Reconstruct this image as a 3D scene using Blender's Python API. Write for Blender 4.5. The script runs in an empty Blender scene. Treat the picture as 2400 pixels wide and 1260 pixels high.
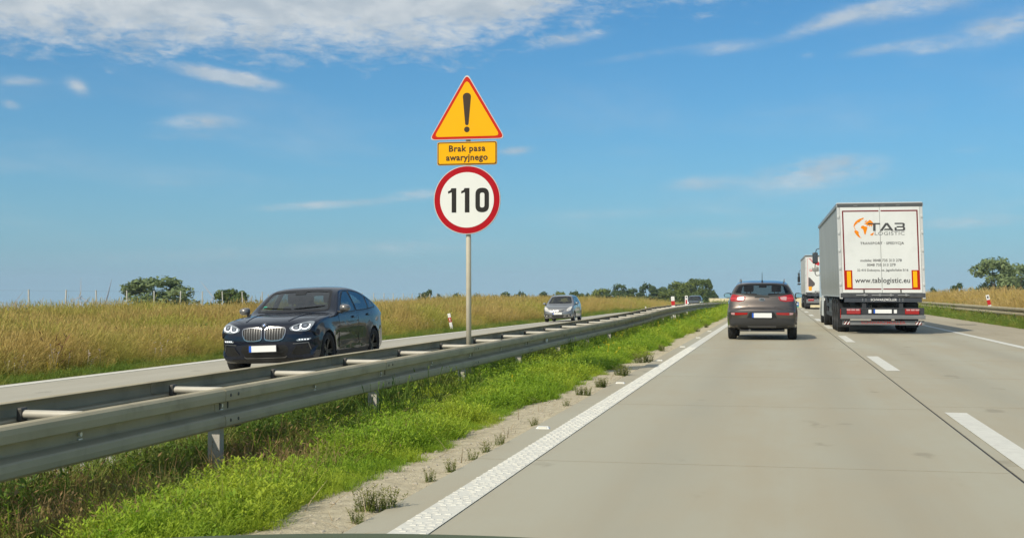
import bpy, bmesh, math, random
import numpy as np
from mathutils import Vector, Matrix
from mathutils.bvhtree import BVHTree
from mathutils.geometry import delaunay_2d_cdt

R = math.radians
SC = bpy.context.scene
COL = SC.collection
rng = np.random.default_rng(7)
random.seed(7)

# ------------------------------------------------------------------ camera
F = 2950.0
PSI = math.atan(621 / F)
PIT = math.atan(54 / F)
cam_d = bpy.data.cameras.new('camera')
cam_d.sensor_width = 36.0
cam_d.lens = 36.0 * F / 2400.0
cam_d.clip_start = 0.05
cam_d.clip_end = 20000
cam = bpy.data.objects.new('camera', cam_d)
COL.objects.link(cam)
cam.location = (0, 0, 1.3)
cam.rotation_euler = (math.pi / 2 + PIT, 0, PSI)
SC.camera = cam

# ------------------------------------------------------------------ light
SUN = Vector((-0.337, -0.69, 0.641)).normalized()
sun_d = bpy.data.lights.new('sun', 'SUN')
sun_d.energy = 3.9
sun_d.angle = R(0.53)
sun_d.color = (1.0, 0.915, 0.77)
sun = bpy.data.objects.new('sun', sun_d)
COL.objects.link(sun)
sun.rotation_euler = SUN.to_track_quat('Z', 'Y').to_euler()
sun.location = (-20, -40, 40)
SC.view_settings.view_transform = 'Standard'
SC.view_settings.look = 'None'
SC.view_settings.exposure = 0.0
SC.view_settings.gamma = 1.0
SC.view_settings.use_curve_mapping = False


# ------------------------------------------------------------------ node helper
class V:
    """a node socket that can be used in arithmetic"""
    def __init__(s, nt, sock):
        s.nt, s.s = nt, sock

    def m(s, op, *a, clamp=False):
        n = s.nt.nodes.new('ShaderNodeMath'); n.operation = op; n.use_clamp = clamp
        for i, x in enumerate((s,) + a):
            if isinstance(x, V): s.nt.links.new(x.s, n.inputs[i])
            else: n.inputs[i].default_value = x
        return V(s.nt, n.outputs[0])
    def __add__(s, o): return s.m('ADD', o)
    def __radd__(s, o): return s.m('ADD', o)
    def __sub__(s, o): return s.m('SUBTRACT', o)
    def __rsub__(s, o): return (s * -1.0) + o
    def __mul__(s, o): return s.m('MULTIPLY', o)
    def __rmul__(s, o): return s.m('MULTIPLY', o)
    def __truediv__(s, o): return s.m('DIVIDE', o)
    def __rtruediv__(s, o):
        n = s.nt.nodes.new('ShaderNodeMath'); n.operation = 'DIVIDE'; n.inputs[0].default_value = o; s.nt.links.new(s.s, n.inputs[1])
        return V(s.nt, n.outputs[0])
    def sat(s): return s.m('MULTIPLY', 1.0, clamp=True)
    def sm(s, a, b):  # smoothstep
        n = s.nt.nodes.new('ShaderNodeMapRange'); n.interpolation_type = 'SMOOTHSTEP'
        s.nt.links.new(s.s, n.inputs[0]); n.inputs[1].default_value = a; n.inputs[2].default_value = b
        return V(s.nt, n.outputs[0])


def lnk(nt, a, b):
    if isinstance(a, V): nt.links.new(a.s, b)
    elif isinstance(a, (tuple, list)):
        b.default_value = tuple(a) + (1,) if len(a) == 3 and len(b.default_value) == 4 else tuple(a)
    else: b.default_value = a


def mixc(nt, f, a, b, mode='MIX'):
    n = nt.nodes.new('ShaderNodeMix'); n.data_type = 'RGBA'; n.blend_type = mode
    lnk(nt, f, n.inputs[0]); lnk(nt, a, n.inputs[6]); lnk(nt, b, n.inputs[7])
    return V(nt, n.outputs[2])


def noise(nt, vec, scale, detail=4, rough=0.55, dist=0.0, col=False):
    n = nt.nodes.new('ShaderNodeTexNoise')
    n.inputs['Scale'].default_value = scale; n.inputs['Detail'].default_value = detail
    n.inputs['Roughness'].default_value = rough; n.inputs['Distortion'].default_value = dist
    if vec is not None: nt.links.new(vec.s, n.inputs['Vector'])
    return V(nt, n.outputs[1 if col else 0])


def comb(nt, x, y, z):
    n = nt.nodes.new('ShaderNodeCombineXYZ')
    for i, a in enumerate((x, y, z)): lnk(nt, a, n.inputs[i])
    return V(nt, n.outputs[0])


def sep(nt, v):
    n = nt.nodes.new('ShaderNodeSeparateXYZ'); nt.links.new(v.s, n.inputs[0])
    return [V(nt, o) for o in n.outputs]


def geom(nt, what='Position'):
    return V(nt, nt.nodes.new('ShaderNodeNewGeometry').outputs[what])


def objco(nt):
    return V(nt, nt.nodes.new('ShaderNodeTexCoord').outputs['Object'])


# ------------------------------------------------------------------ sky
def build_world():
    w = bpy.data.worlds.new('World'); SC.world = w; w.use_nodes = True
    nt = w.node_tree; nt.nodes.clear()
    tc = V(nt, nt.nodes.new('ShaderNodeTexCoord').outputs['Generated'])
    x, y, z = sep(nt, tc)
    zz = z.m('MAXIMUM', 0.012)
    sky = nt.nodes.new('ShaderNodeTexSky'); sky.sky_type = 'NISHITA'
    sky.sun_disc = False
    sky.sun_elevation = math.asin(SUN.z)
    sky.sun_rotation = math.atan2(SUN.x, SUN.y)
    sky.altitude = 150; sky.air_density = 1.0; sky.dust_density = 0.6; sky.ozone_density = 2.2
    nt.links.new(comb(nt, x, y, zz).s, sky.inputs[0])
    base = mixc(nt, 1.0, V(nt, sky.outputs[0]), SKY_TINT, 'MULTIPLY')
    # angles in degrees: azimuth clockwise from the road's direction, elevation
    az = x.m('ARCTAN2', y) * (180 / math.pi)
    el = z.m('ARCSINE') * (180 / math.pi)
    el0 = el.m('MAXIMUM', 0.0)
    # pale air near the horizon
    hz = (el0 * -0.17).m('EXPONENT')
    base = mixc(nt, hz * 0.70, base, HORIZON)
    # cloud noise in the sky plane
    k = 1.0 / (zz + 0.06)
    pl = comb(nt, x * k, y * k, 0.0)
    big = noise(nt, comb(nt, x * k * 0.9, y * k * 0.55, 3.1), 1.1, 5, 0.55, 0.3)
    fine = noise(nt, comb(nt, az * 0.9, el * 1.9, 1.7), 0.55, 7, 0.62, 0.35)
    fine2 = noise(nt, comb(nt, az * 0.9 + el * 0.4, el * 2.6, 7.0), 1.3, 6, 0.6, 0.5)
    wob = (fine - 0.5) * 2.0

    def blob(a0, e0, wa, we, amp, rot=0.0):
        c, s = math.cos(R(rot)), math.sin(R(rot))
        da, de = az - a0, el - e0
        u = (da * c + de * s) / wa
        v = (de * c - da * s) / we
        d = (u * u + v * v)
        return (d * -1.0).m('EXPONENT') * amp
    tot = None
    for b in CLOUDS:
        t = blob(*b)
        tot = t if tot is None else tot + t
    # the bank of cloud high up, its ragged lower edge seen over the left of the road
    edge = az.sm(-16.5, -5.0) * 2.5 + 10.55 + (az.sm(-22.0, -27.0) * -0.15)
    bank = (el - edge + wob * 1.9 + (fine2 - 0.5) * 2.4).sm(-0.7, 1.7)
    bank = bank * (1.0 - az.sm(-4.0, 2.0)) * 0.92
    # unseen broken cloud, added overhead and behind the camera to whiten the ambient light
    away = (az.m('ABSOLUTE').sm(38.0, 60.0) * el.sm(2.0, 9.0)).m('MAXIMUM', el.sm(15.0, 24.0))
    brk = big.sm(0.47, 0.62) * 0.85 * away
    bank = bank.m('MAXIMUM', brk)
    wis = (tot * ((fine - 0.5) * 1.15 + (fine2 - 0.5) * 1.0 + 0.72)).sm(0.05, 1.0) * 0.74
    # thin veils and scattered cloud over the rest of the sky
    veil = (big - 0.5).sm(-0.08, 0.32) * 0.20 * el.sm(0.5, 4.0)
    mask = (bank + wis + veil).m('MINIMUM', 0.93)
    shade = noise(nt, comb(nt, az, el * 2.2, 4.0), 0.45, 4, 0.55, 0.2).sm(0.3, 0.68)
    ccol = mixc(nt, shade, CLOUD_D, CLOUD_L)
    out = mixc(nt, mask, base, ccol)
    bg = nt.nodes.new('ShaderNodeBackground'); bg.inputs[1].default_value = SKY_STR
    nt.links.new(out.s, bg.inputs[0])
    o = nt.nodes.new('ShaderNodeOutputWorld'); nt.links.new(bg.outputs[0], o.inputs[0])


SKY_STR = 0.1
SKY_TINT = (0.28, 0.765, 1.05)
HORIZON = (3.45, 4.95, 6.05)
CLOUD_D = (4.7, 5.35, 5.9)
CLOUD_L = (6.5, 6.9, 7.1)
def wisp(px, py, w, h, amp, rot=0.0):
    """a streak of cloud, read off the photograph and turned into azimuth, elevation and angular half widths"""
    d = cam.rotation_euler.to_matrix() @ Vector(((px - 1200) / F, (630 - py) / F, -1)); d.normalize()
    return (math.degrees(math.atan2(d.x, d.y)), math.degrees(math.asin(d.z)), w / 54.0, h / 54.0, amp, rot)


CLOUDS = [wisp(*q) for q in (
    (530, 180, 130, 17, 1.7, -9), (470, 285, 100, 20, .9, 2), (182, 203, 18, 28, 1.0, 60), (25, 245, 24, 11, .8, -12), (50, 190, 60, 13, .9, 2), (30, 112, 40, 28, .45, 0),
    (1700, 112, 75, 17, .8, 6), (1330, 92, 100, 18, .8, 8), (1930, 56, 120, 18, .72, 17), (2120, 16, 180, 30, .92, 5), (2080, 112, 100, 13, .8, 7), (2175, 116, 60, 13, .75, 5), (2340, 66, 110, 36, .9, 10), (1890, 130, 20, 10, .5, 0),
    (1890, 418, 190, 34, .85, 3), (1630, 430, 80, 18, .75, 4), (1960, 380, 100, 24, .7, 2), (2280, 350, 70, 14, .3, 0), (1210, 353, 48, 12, .85, 3), (760, 480, 180, 12, .85, 4), (980, 455, 70, 15, .7, 3), (400, 430, 80, 14, .4, 0), (450, 322, 150, 14, .4, 0),
    (900, 580, 300, 26, .5, 1), (2280, 520, 160, 18, .6, 3), (1700, 545, 220, 22, .45, 2), (380, 600, 300, 20, .4, 1), (1450, 500, 260, 18, .35, 2), (1500, 130, 160, 12, .4, 8))]
build_world()


# ------------------------------------------------------------------ materials
MATS = {}


def mat(name, col, rough=0.6, metal=0.0, spec=0.5, coat=0.0, var=0.0, vscale=3.0, bump=0.0, bscale=40.0, emit=None, dirt=None):
    if name in MATS: return MATS[name]
    m = bpy.data.materials.new(name); m.use_nodes = True
    nt = m.node_tree; p = nt.nodes['Principled BSDF']
    p.inputs['Roughness'].default_value = rough
    p.inputs['Metallic'].default_value = metal
    p.inputs['Specular IOR Level'].default_value = spec
    if coat: p.inputs['Coat Weight'].default_value = coat; p.inputs['Coat Roughness'].default_value = 0.04
    c = None
    if var or dirt or bump: pos = objco(nt)
    if var:
        n = noise(nt, pos, vscale, 5, 0.6)
        c = mixc(nt, n.sm(0.3, 0.7), tuple(x * (1 - var) for x in col), tuple(min(1, x * (1 + var)) for x in col))
    if dirt:
        dcol, amt, sc = dirt
        n = noise(nt, pos, sc, 6, 0.65)
        c = mixc(nt, n.sm(0.5, 0.75) * amt, c if c else col, dcol)
    lnk(nt, c if c else col, p.inputs['Base Color'])
    if bump:
        b = nt.nodes.new('ShaderNodeBump'); b.inputs['Strength'].default_value = bump; b.inputs['Distance'].default_value = 0.01
        nt.links.new(noise(nt, pos, bscale, 4).s, b.inputs['Height']); nt.links.new(b.outputs[0], p.inputs['Normal'])
    if emit:
        p.inputs['Emission Color'].default_value = emit[0] + (1,); p.inputs['Emission Strength'].default_value = emit[1]
    MATS[name] = m
    return m


def glass_mat(name, tint, rough=0.0, extra=0.0):
    m = bpy.data.materials.new(name); m.use_nodes = True; nt = m.node_tree; nt.nodes.clear()
    tr = nt.nodes.new('ShaderNodeBsdfTransparent'); tr.inputs[0].default_value = tint + (1,)
    gl = nt.nodes.new('ShaderNodeBsdfGlossy'); gl.inputs['Roughness'].default_value = 0.02 + rough
    fr = nt.nodes.new('ShaderNodeFresnel'); fr.inputs[0].default_value = 1.5
    f = (V(nt, fr.outputs[0]) + extra).m('MINIMUM', 1.0)
    # only the outer face mirrors
    f = f * (1.0 - geom(nt, 'Backfacing') * 1.0)
    mx = nt.nodes.new('ShaderNodeMixShader'); nt.links.new(f.s, mx.inputs[0])
    nt.links.new(tr.outputs[0], mx.inputs[1]); nt.links.new(gl.outputs[0], mx.inputs[2])
    o = nt.nodes.new('ShaderNodeOutputMaterial'); nt.links.new(mx.outputs[0], o.inputs[0])
    MATS[name] = m
    return m


# ------------------------------------------------------------------ object helpers
def mesh_from(name, v, f, m=None, smooth=False):
    me = bpy.data.meshes.new(name)
    v = np.asarray(v, dtype=np.float32).reshape(-1, 3)
    if isinstance(f, np.ndarray):
        n, k = f.shape
        me.vertices.add(len(v)); me.vertices.foreach_set('co', v.ravel())
        me.loops.add(n * k); me.loops.foreach_set('vertex_index', f.astype(np.int32).ravel())
        me.polygons.add(n); me.polygons.foreach_set('loop_start', np.arange(0, n * k, k, dtype=np.int32))
        me.update(calc_edges=True)
    else:
        me.from_pydata([tuple(map(float, p)) for p in v], [], f)
    if smooth: me.polygons.foreach_set('use_smooth', np.ones(len(me.polygons), dtype=bool))
    if m:
        me.materials.append(m)
    me.update()
    return me


def ob(name, me, parent=None, loc=None, rot=None):
    o = bpy.data.objects.new(name, me); COL.objects.link(o)
    if parent: o.parent = parent
    if loc is not None: o.location = loc
    if rot is not None: o.rotation_euler = rot
    return o


def thing(name, label, cat, loc=(0, 0, 0), rz=0.0, group=None, rot=None):
    o = bpy.data.objects.new(name, None); COL.objects.link(o)
    o.location = loc; o.rotation_euler = rot if rot else (0, 0, rz); o.empty_display_size = 0.2
    return tag(o, label, cat, group)


def tag(o, label, cat, group=None):
    o['label'] = label; o['category'] = cat
    if group: o['group'] = group
    return o


def kind(o, k):
    o['kind'] = k
    return o


class MB:
    """collects simple shapes into one mesh"""
    def __init__(s): s.v, s.f = [], []

    def add(s, v, f):
        o = len(s.v); s.v += [tuple(p) for p in v]; s.f += [tuple(i + o for i in q) for q in f]
        return s

    def box(s, x0, x1, y0, y1, z0, z1, b=0.0):
        if b <= 0:
            v = [(x, y, z) for z in (z0, z1) for y in (y0, y1) for x in (x0, x1)]
            return s.add(v, [(0, 2, 3, 1), (4, 5, 7, 6), (0, 1, 5, 4), (2, 6, 7, 3), (0, 4, 6, 2), (1, 3, 7, 5)])
        bm = bmesh.new(); bmesh.ops.create_cube(bm, size=1)
        bmesh.ops.scale(bm, vec=(x1 - x0, y1 - y0, z1 - z0), verts=bm.verts)
        bmesh.ops.translate(bm, vec=((x0 + x1) / 2, (y0 + y1) / 2, (z0 + z1) / 2), verts=bm.verts)
        bmesh.ops.bevel(bm, geom=bm.edges[:], offset=b, segments=2, affect='EDGES', profile=0.6)
        bm.verts.index_update()
        s.add([v.co[:] for v in bm.verts], [[v.index for v in f.verts] for f in bm.faces]); bm.free()
        return s

    def tube(s, a, b, r0, r1=None, n=10, cap=True):
        a, b = Vector(a), Vector(b); r1 = r0 if r1 is None else r1
        q = (b - a).to_track_quat('Z', 'Y'); v, f = [], []
        for p, r in ((a, r0), (b, r1)):
            for i in range(n):
                t = 2 * math.pi * i / n
                v.append(p + q @ Vector((r * math.cos(t), r * math.sin(t), 0)))
        for i in range(n): f.append((i, (i + 1) % n, n + (i + 1) % n, n + i))
        if cap: f += [tuple(range(n))[::-1], tuple(range(n, 2 * n))]
        return s.add(v, f)

    def path(s, pts, r, n=8):
        for a, b in zip(pts[:-1], pts[1:]): s.tube(a, b, r, r, n)
        return s

    def lathe(s, prof, n=24, axis='x', c=(0, 0, 0)):
        v, f = [], []
        for (r, h) in prof:
            for i in range(n):
                t = 2 * math.pi * i / n; a, b = r * math.cos(t), r * math.sin(t)
                p = {'x': (h, a, b), 'y': (a, h, b), 'z': (a, b, h)}[axis]
                v.append((p[0] + c[0], p[1] + c[1], p[2] + c[2]))
        for k in range(len(prof) - 1):
            for i in range(n):
                j = (i + 1) % n
                f.append((k * n + i, k * n + j, (k + 1) * n + j, (k + 1) * n + i))
        return s.add(v, f)

    def prism(s, poly, fr, h0, h1):
        """poly in 2D, fr maps (a,b,h) to a point"""
        n = len(poly)
        v = [fr(a, b, h0) for a, b in poly] + [fr(a, b, h1) for a, b in poly]
        f = [tuple(range(n)), tuple(range(2 * n - 1, n - 1, -1))] + [(i, n + i, n + (i + 1) % n, (i + 1) % n) for i in range(n)]
        return s.add(v, f)

    def obj(s, name, m, parent=None, smooth=False, loc=None, rot=None, angle=None):
        me = mesh_from(name, s.v, s.f, m, smooth or angle is not None)
        bm = bmesh.new(); bm.from_mesh(me); bmesh.ops.recalc_face_normals(bm, faces=bm.faces)
        if angle is not None:
            for e in bm.edges:
                if len(e.link_faces) == 2 and e.calc_face_angle(0) > R(angle): e.smooth = False
        bm.to_mesh(me); bm.free()
        return ob(name, me, parent, loc, rot)


def circ(cx, cy, rx, ry=None, n=24, a0=0, a1=360):
    ry = rx if ry is None else ry
    full = abs(a1 - a0) >= 360
    return [(cx + rx * math.cos(R(a0 + (a1 - a0) * i / (n if full else n - 1))), cy + ry * math.sin(R(a0 + (a1 - a0) * i / (n if full else n - 1)))) for i in range(n)]


def rounded(poly, r, n=4):
    """round the corners of a 2D polygon"""
    out = []
    P = [Vector(p) for p in poly]; N = len(P)
    for i in range(N):
        a, b, c = P[i - 1], P[i], P[(i + 1) % N]
        u, w = (a - b), (c - b)
        rr = min(r if not isinstance(r, (list, tuple)) else r[i], u.length * 0.49, w.length * 0.49)
        if rr < 1e-5: out.append(tuple(b)); continue
        p0, p1 = b + u.normalized() * rr, b + w.normalized() * rr
        for k in range(n + 1):
            t = k / n
            out.append(tuple((1 - t) ** 2 * p0 + 2 * t * (1 - t) * b + t * t * p1))
    return out


def text_mesh(txt, size, align='CENTER', bold=0.0, sx=1.0, space=1.0, m=None, name='lettering'):
    c = bpy.data.curves.new('lettering', 'FONT'); c.body = txt; c.size = size; c.align_x = align; c.align_y = 'CENTER'
    c.offset = bold; c.space_character = space; c.resolution_u = 3; c.fill_mode = 'FRONT'
    o = bpy.data.objects.new('lettering', c)
    me = bpy.data.meshes.new_from_object(o)
    me.name = name
    n = len(me.vertices); co = np.empty(n * 3, np.float32); me.vertices.foreach_get('co', co)
    co = co.reshape(-1, 3); co[:, 0] *= sx; me.vertices.foreach_set('co', co.ravel())
    me.materials.clear()
    if m: me.materials.append(m)
    bpy.data.objects.remove(o); me.update()
    return me


def flat_poly_mesh(name, polys, m, h=0.0):
    """polygons in the xy plane -> mesh"""
    v, f = [], []
    for p in polys:
        o = len(v); v += [(a, b, h) for a, b in p]; f.append(tuple(range(o, o + len(p))))
    return mesh_from(name, v, f, m)


UP = (math.pi / 2, 0, 0)     # a sheet drawn in xy stands up and faces -Y
# ================================================================== GROUND AND ROADS
def zr(Y):
    Y = np.asarray(Y, float)
    a = np.clip(Y - 95, 0, 40)
    return -0.0002 * a * a - 0.016 * np.clip(Y - 135, 0, None)


def zopp(X, Y):
    """opposite carriageway: falls outwards, and a little along its length"""
    t = np.clip((-5.2 - X) / 7.9, 0, 1)
    return -0.10 - 0.20 * t - 0.12 * t * np.clip((Y - 30) / 45, 0, 1) + zr(Y)


def sstep(a, b, x):
    t = np.clip((x - a) / (b - a), 0, 1); return t * t * (3 - 2 * t)


def vn(x, y, s, seed=0):
    """cheap smooth value noise"""
    r = np.random.default_rng(seed).random((64, 64))
    x, y = np.asarray(x, float) / s, np.asarray(y, float) / s
    i, j = np.floor(x).astype(int), np.floor(y).astype(int)
    u, v = x - i, y - j
    u, v = u * u * (3 - 2 * u), v * v * (3 - 2 * v)
    g = lambda a, b: r[a % 64, b % 64]
    return (g(i, j) * (1 - u) + g(i + 1, j) * u) * (1 - v) + (g(i, j + 1) * (1 - u) + g(i + 1, j + 1) * u) * v


def terrain(X, Y):
    X = np.asarray(X, float); Y = np.asarray(Y, float)
    z = zr(Y) + 0 * X
    med = -0.02 - 0.10 * sstep(-2.6, -4.2, X)
    lft = zopp(X, Y) - zr(Y) - 0.04
    verge = -0.34 - 0.12 * np.clip((Y - 30) / 45, 0, 1) + 0.10 * sstep(-13.4, -19, X) - 0.046 * np.clip(-X - 25, 0, 4000)
    rgt = -0.03 - 0.10 * sstep(8.4, 9.6, X) + 0.24 * sstep(10, 15, X) - 0.02 * np.clip(X - 24, 0, 4000)
    zz = np.where(X > 8.2, rgt, np.where(X > -2.27, -0.06, np.where(X > -5.0, med, np.where(X > -13.2, lft, verge))))
    amp = np.where(X < -13.6, 0.16, np.where(X > 9.5, 0.14, np.where((X < -2.35) & (X > -5.0), 0.035, 0)))
    return z + zz + amp * (vn(X, Y, 3.1, 1) - 0.5) + amp * 0.3 * (vn(X, Y, 0.45, 2) - 0.5)


def axis_lines(segs):
    out = []
    for a, b, n in segs: out += list(np.linspace(a, b, n, endpoint=False))
    return np.array(out + [segs[-1][1]])


def ground_mat():
    m = bpy.data.materials.new('ground_soil'); m.use_nodes = True; nt = m.node_tree
    p = nt.nodes['Principled BSDF']; p.inputs['Roughness'].default_value = 0.95; p.inputs['Specular IOR Level'].default_value = 0.15
    pos = geom(nt); x, y, z = sep(nt, pos)
    n1 = noise(nt, pos, 1.2, 6, 0.65); n2 = noise(nt, pos, 9.0, 6, 0.7); n3 = noise(nt, pos, 60, 4, 0.7)
    sand = mixc(nt, n2.sm(0.3, 0.7), (0.45, 0.39, 0.265), (0.62, 0.55, 0.385))
    sand = mixc(nt, n3.sm(0.55, 0.75), sand, (0.30, 0.24, 0.16))
    soil = mixc(nt, n2.sm(0.3, 0.7), (0.20, 0.15, 0.095), (0.46, 0.37, 0.25))
    dry = mixc(nt, n1.sm(0.3, 0.7), (0.22, 0.15, 0.045), (0.36, 0.26, 0.085))
    green = mixc(nt, n1.sm(0.3, 0.7), (0.07, 0.10, 0.022), (0.16, 0.20, 0.04))
    xn = x + (n1 - 0.5) * 0.7
    c = mixc(nt, xn.sm(-3.3, -2.85), soil, sand)
    fld = x.sm(-13.3, -14.2)
    fld = (x * -1.0).sm(13.1, 13.6)
    c = mixc(nt, fld, c, green)
    c = mixc(nt, (x * -1.0 + (n1 - 0.5) * 1.6).sm(14.0, 15.6), c, dry)
    c = mixc(nt, x.sm(8.2, 8.6), c, green)
    c = mixc(nt, (x + (n1 - 0.5) * 1.6).sm(9.4, 10.6), c, dry)
    lnk(nt, c, p.inputs['Base Color'])
    b = nt.nodes.new('ShaderNodeBump'); b.inputs['Strength'].default_value = 0.9; b.inputs['Distance'].default_value = 0.03
    nt.links.new((n2 + n3 * 0.5).s, b.inputs['Height']); nt.links.new(b.outputs[0], p.inputs['Normal'])
    return m


def build_ground():
    xs = axis_lines([(-4200, -600, 8), (-600, -120, 10), (-120, -40, 16), (-40, -13.6, 40), (-13.6, -13.0, 6), (-13.0, -5.2, 8), (-5.2, -2.2, 60), (-2.2, 8.2, 6), (8.2, 16, 26), (16, 60, 20), (60, 300, 12), (300, 3000, 10)])
    ys = axis_lines([(-60, -4, 10), (-4, 4, 10), (4, 26, 220), (26, 60, 80), (60, 150, 60), (150, 400, 30), (400, 1200, 16), (1200, 5000, 10)])
    X, Y = np.meshgrid(xs, ys)
    Z = terrain(X, Y)
    v = np.stack([X, Y, Z], -1).reshape(-1, 3); nx, ny = len(xs), len(ys)
    i = np.arange(nx - 1)[None, :] + nx * np.arange(ny - 1)[:, None]
    f = np.stack([i, i + 1, i + nx + 1, i + nx], -1).reshape(-1, 4)
    kind(ob('ground', mesh_from('ground', v, f, ground_mat(), True)), 'structure')


def concrete_mat(name, a, b, streak=1.0):
    m = bpy.data.materials.new(name); m.use_nodes = True; nt = m.node_tree
    p = nt.nodes['Principled BSDF']; p.inputs['Roughness'].default_value = 0.78; p.inputs['Specular IOR Level'].default_value = 0.35
    pos = geom(nt); x, y, z = sep(nt, pos)
    st = comb(nt, x * 1.0, y * 0.045, 0.0)
    n1 = noise(nt, st, 1.1, 5, 0.6, 0.4)
    n2 = noise(nt, comb(nt, x, y * 0.35, 0.0), 0.8, 6, 0.65)
    n3 = noise(nt, pos, 22, 6, 0.75); n4 = noise(nt, pos, 140, 3, 0.7)
    c = mixc(nt, (n1 * 0.5 + n2 * 0.5).sm(0.38, 0.62), a, b)
    # tyre tracks: two faintly darker, greyer bands in each lane
    def band(c0, w):
        d = ((x - c0) / w); return (d * d * -1.0).m('EXPONENT')
    tr = band(-0.85, 0.34) + band(0.75, 0.34) + band(2.75, 0.36) + band(4.55, 0.36)
    c = mixc(nt, tr * n2.sm(0.15, 0.75) * 0.55 * streak, c, (a[0] * 0.74, a[1] * 0.77, a[2] * 0.82))
    c = mixc(nt, n3.sm(0.56, 0.8) * 0.5, c, tuple(k * 0.55 for k in a))
    c = mixc(nt, n4.sm(0.3, 0.75) * 0.45, c, tuple(k * 1.18 for k in b))
    spot = noise(nt, comb(nt, x, y * 0.5, 5.0), 2.3, 3, 0.5)
    c = mixc(nt, spot.sm(0.66, 0.76) * 0.38, c, tuple(k * 0.5 for k in a))
    lnk(nt, c, p.inputs['Base Color'])
    bp = nt.nodes.new('ShaderNodeBump'); bp.inputs['Strength'].default_value = 0.35; bp.inputs['Distance'].default_value = 0.004
    nt.links.new((n4 + n3).s, bp.inputs['Height']); nt.links.new(bp.outputs[0], p.inputs['Normal'])
    return m


def strip_mesh(name, x0, x1, ys, zf, th, m, up=0.0, wob=0.0):
    """a long slab lying along the road: top face, side faces"""
    v, f = [], []
    for k, Yk in enumerate(ys):
        for Xk in (x0, x1):
            zt = float(zf(Xk, Yk)) + up
            v += [(Xk, Yk, zt), (Xk, Yk, zt - th)]
    for k in range(len(ys) - 1):
        a = 4 * k; b = a + 4
        f += [(a, a + 2, b + 2, b), (a + 1, a, b, b + 1), (a + 2, a + 3, b + 3, b + 2)]
    f += [(0, 1, 3, 2), tuple(4 * (len(ys) - 1) + i for i in (0, 2, 3, 1))]
    return mesh_from(name, v, f, m)


YR = axis_lines([(-40, 90, 12), (90, 150, 24), (150, 700, 30)])
fr = lambda X, Y: zr(Y)


def build_roads():
    cA = concrete_mat('road_concrete', (0.375, 0.325, 0.225), (0.395, 0.375, 0.285))
    road = kind(ob('road', strip_mesh('road', -2.30, 1.638, YR, fr, 0.12, cA)), 'structure')
    cS = concrete_mat('shoulder_concrete', (0.345, 0.295, 0.20), (0.41, 0.36, 0.255))
    ob('road_slab', strip_mesh('road_slab', 1.662, 5.80, YR, fr, 0.12, cA), road)
    ob('road_shoulder', strip_mesh('road_shoulder', 5.81, 8.50, YR, fr, 0.12, cS), road)
    ob('joint_sealant', strip_mesh('joint_sealant', 1.638, 1.662, YR, fr, 0.05, mat('sealant', (0.03, 0.028, 0.025), 0.7), -0.006), road)
    ob('joint_sealant', strip_mesh('joint_sealant', 5.80, 5.81, YR, fr, 0.05, mat('sealant', (0.03, 0.028, 0.025), 0.7), -0.006), road)
    pm = mat('marking_paint', (0.66, 0.645, 0.56), 0.65, var=0.05, vscale=5, dirt=((0.42, 0.39, 0.33), 0.45, 9.0), bump=0.4, bscale=30)
    ob('edge_line', strip_mesh('edge_line', -2.055, -1.835, YR, fr, 0.002, pm, 0.006), road)
    ob('edge_line', strip_mesh('edge_line', 5.52, 5.73, YR, fr, 0.002, pm, 0.006), road)
    # raised ribs of the profiled edge line
    mb = MB(); r = random.Random(3)
    for k in range(int((30 - 4) / 0.085)):
        y = 4 + k * 0.085
        for c in range(4):
            x = -2.035 + c * 0.053 + (0.012 if k % 2 else -0.004) + r.uniform(-0.004, 0.004); yy = y + r.uniform(-0.012, 0.012) + c * 0.021
            h = 0.0034 + r.uniform(-0.0012, 0.0012)
            if r.random() < .12: continue
            mb.add([(x - 0.02, yy - 0.006, 0.0055), (x + 0.02, yy - 0.006, 0.0055), (x + 0.022, yy + 0.03, 0.0055), (x - 0.022, yy + 0.03, 0.0055),
                    (x - 0.016, yy, 0.006 + h), (x + 0.016, yy, 0.006 + h), (x + 0.016, yy + 0.016, 0.006 + h * 0.8), (x - 0.016, yy + 0.016, 0.006 + h * 0.8)],
                   [(4, 5, 6, 7), (0, 1, 5, 4), (1, 2, 6, 5), (2, 3, 7, 6), (3, 0, 4, 7)])
    kind(mb.obj('line_ribs', pm, road), 'stuff')
    ob('sealant_patch', strip_mesh('sealant_patch', 7.0, 7.75, [52.6, 53.1], fr, 0.002, mat('sealant', (0.03, 0.028, 0.025), 0.7), 0.004), road)
    jm = mat('joint_dust', (.30, .265, .19), .9)
    for k in range(14):
        y = 4.6 + 5.0 * k
        ob('slab_joint', strip_mesh('slab_joint', -2.29, 1.63, [y, y + .004], fr, 0.001, jm, 0.0015), road)
        ob('slab_joint', strip_mesh('slab_joint', 1.67, 5.79, [y + .4, y + .404], fr, 0.001, jm, 0.0015), road)
    for k in range(14):
        y0 = 9.45 + 12.15 * k
        ob('lane_dash', strip_mesh('lane_dash', 1.76, 1.985, np.linspace(y0, y0 + 4.8, 4), fr, 0.002, pm, 0.006), road)
    cB = concrete_mat('opposite_concrete', (0.37, 0.345, 0.27), (0.43, 0.405, 0.325), 0.4)
    opp = kind(ob('opposite_road', strip_mesh('opposite_road', -13.05, -5.25, YR2, zopp, 0.12, cB)), 'structure')
    ob('edge_line', strip_mesh('edge_line', -12.90, -12.60, YR2, zopp, 0.002, pm, 0.006), opp)
    ob('edge_line', strip_mesh('edge_line', -5.78, -5.6, YR2, zopp, 0.002, pm, 0.006), opp)
    for k in range(12):
        y0 = 6 + 12 * k
        ob('lane_dash', strip_mesh('lane_dash', -9.3, -9.12, np.linspace(y0, y0 + 4, 3), zopp, 0.002, pm, 0.006), opp)


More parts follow.
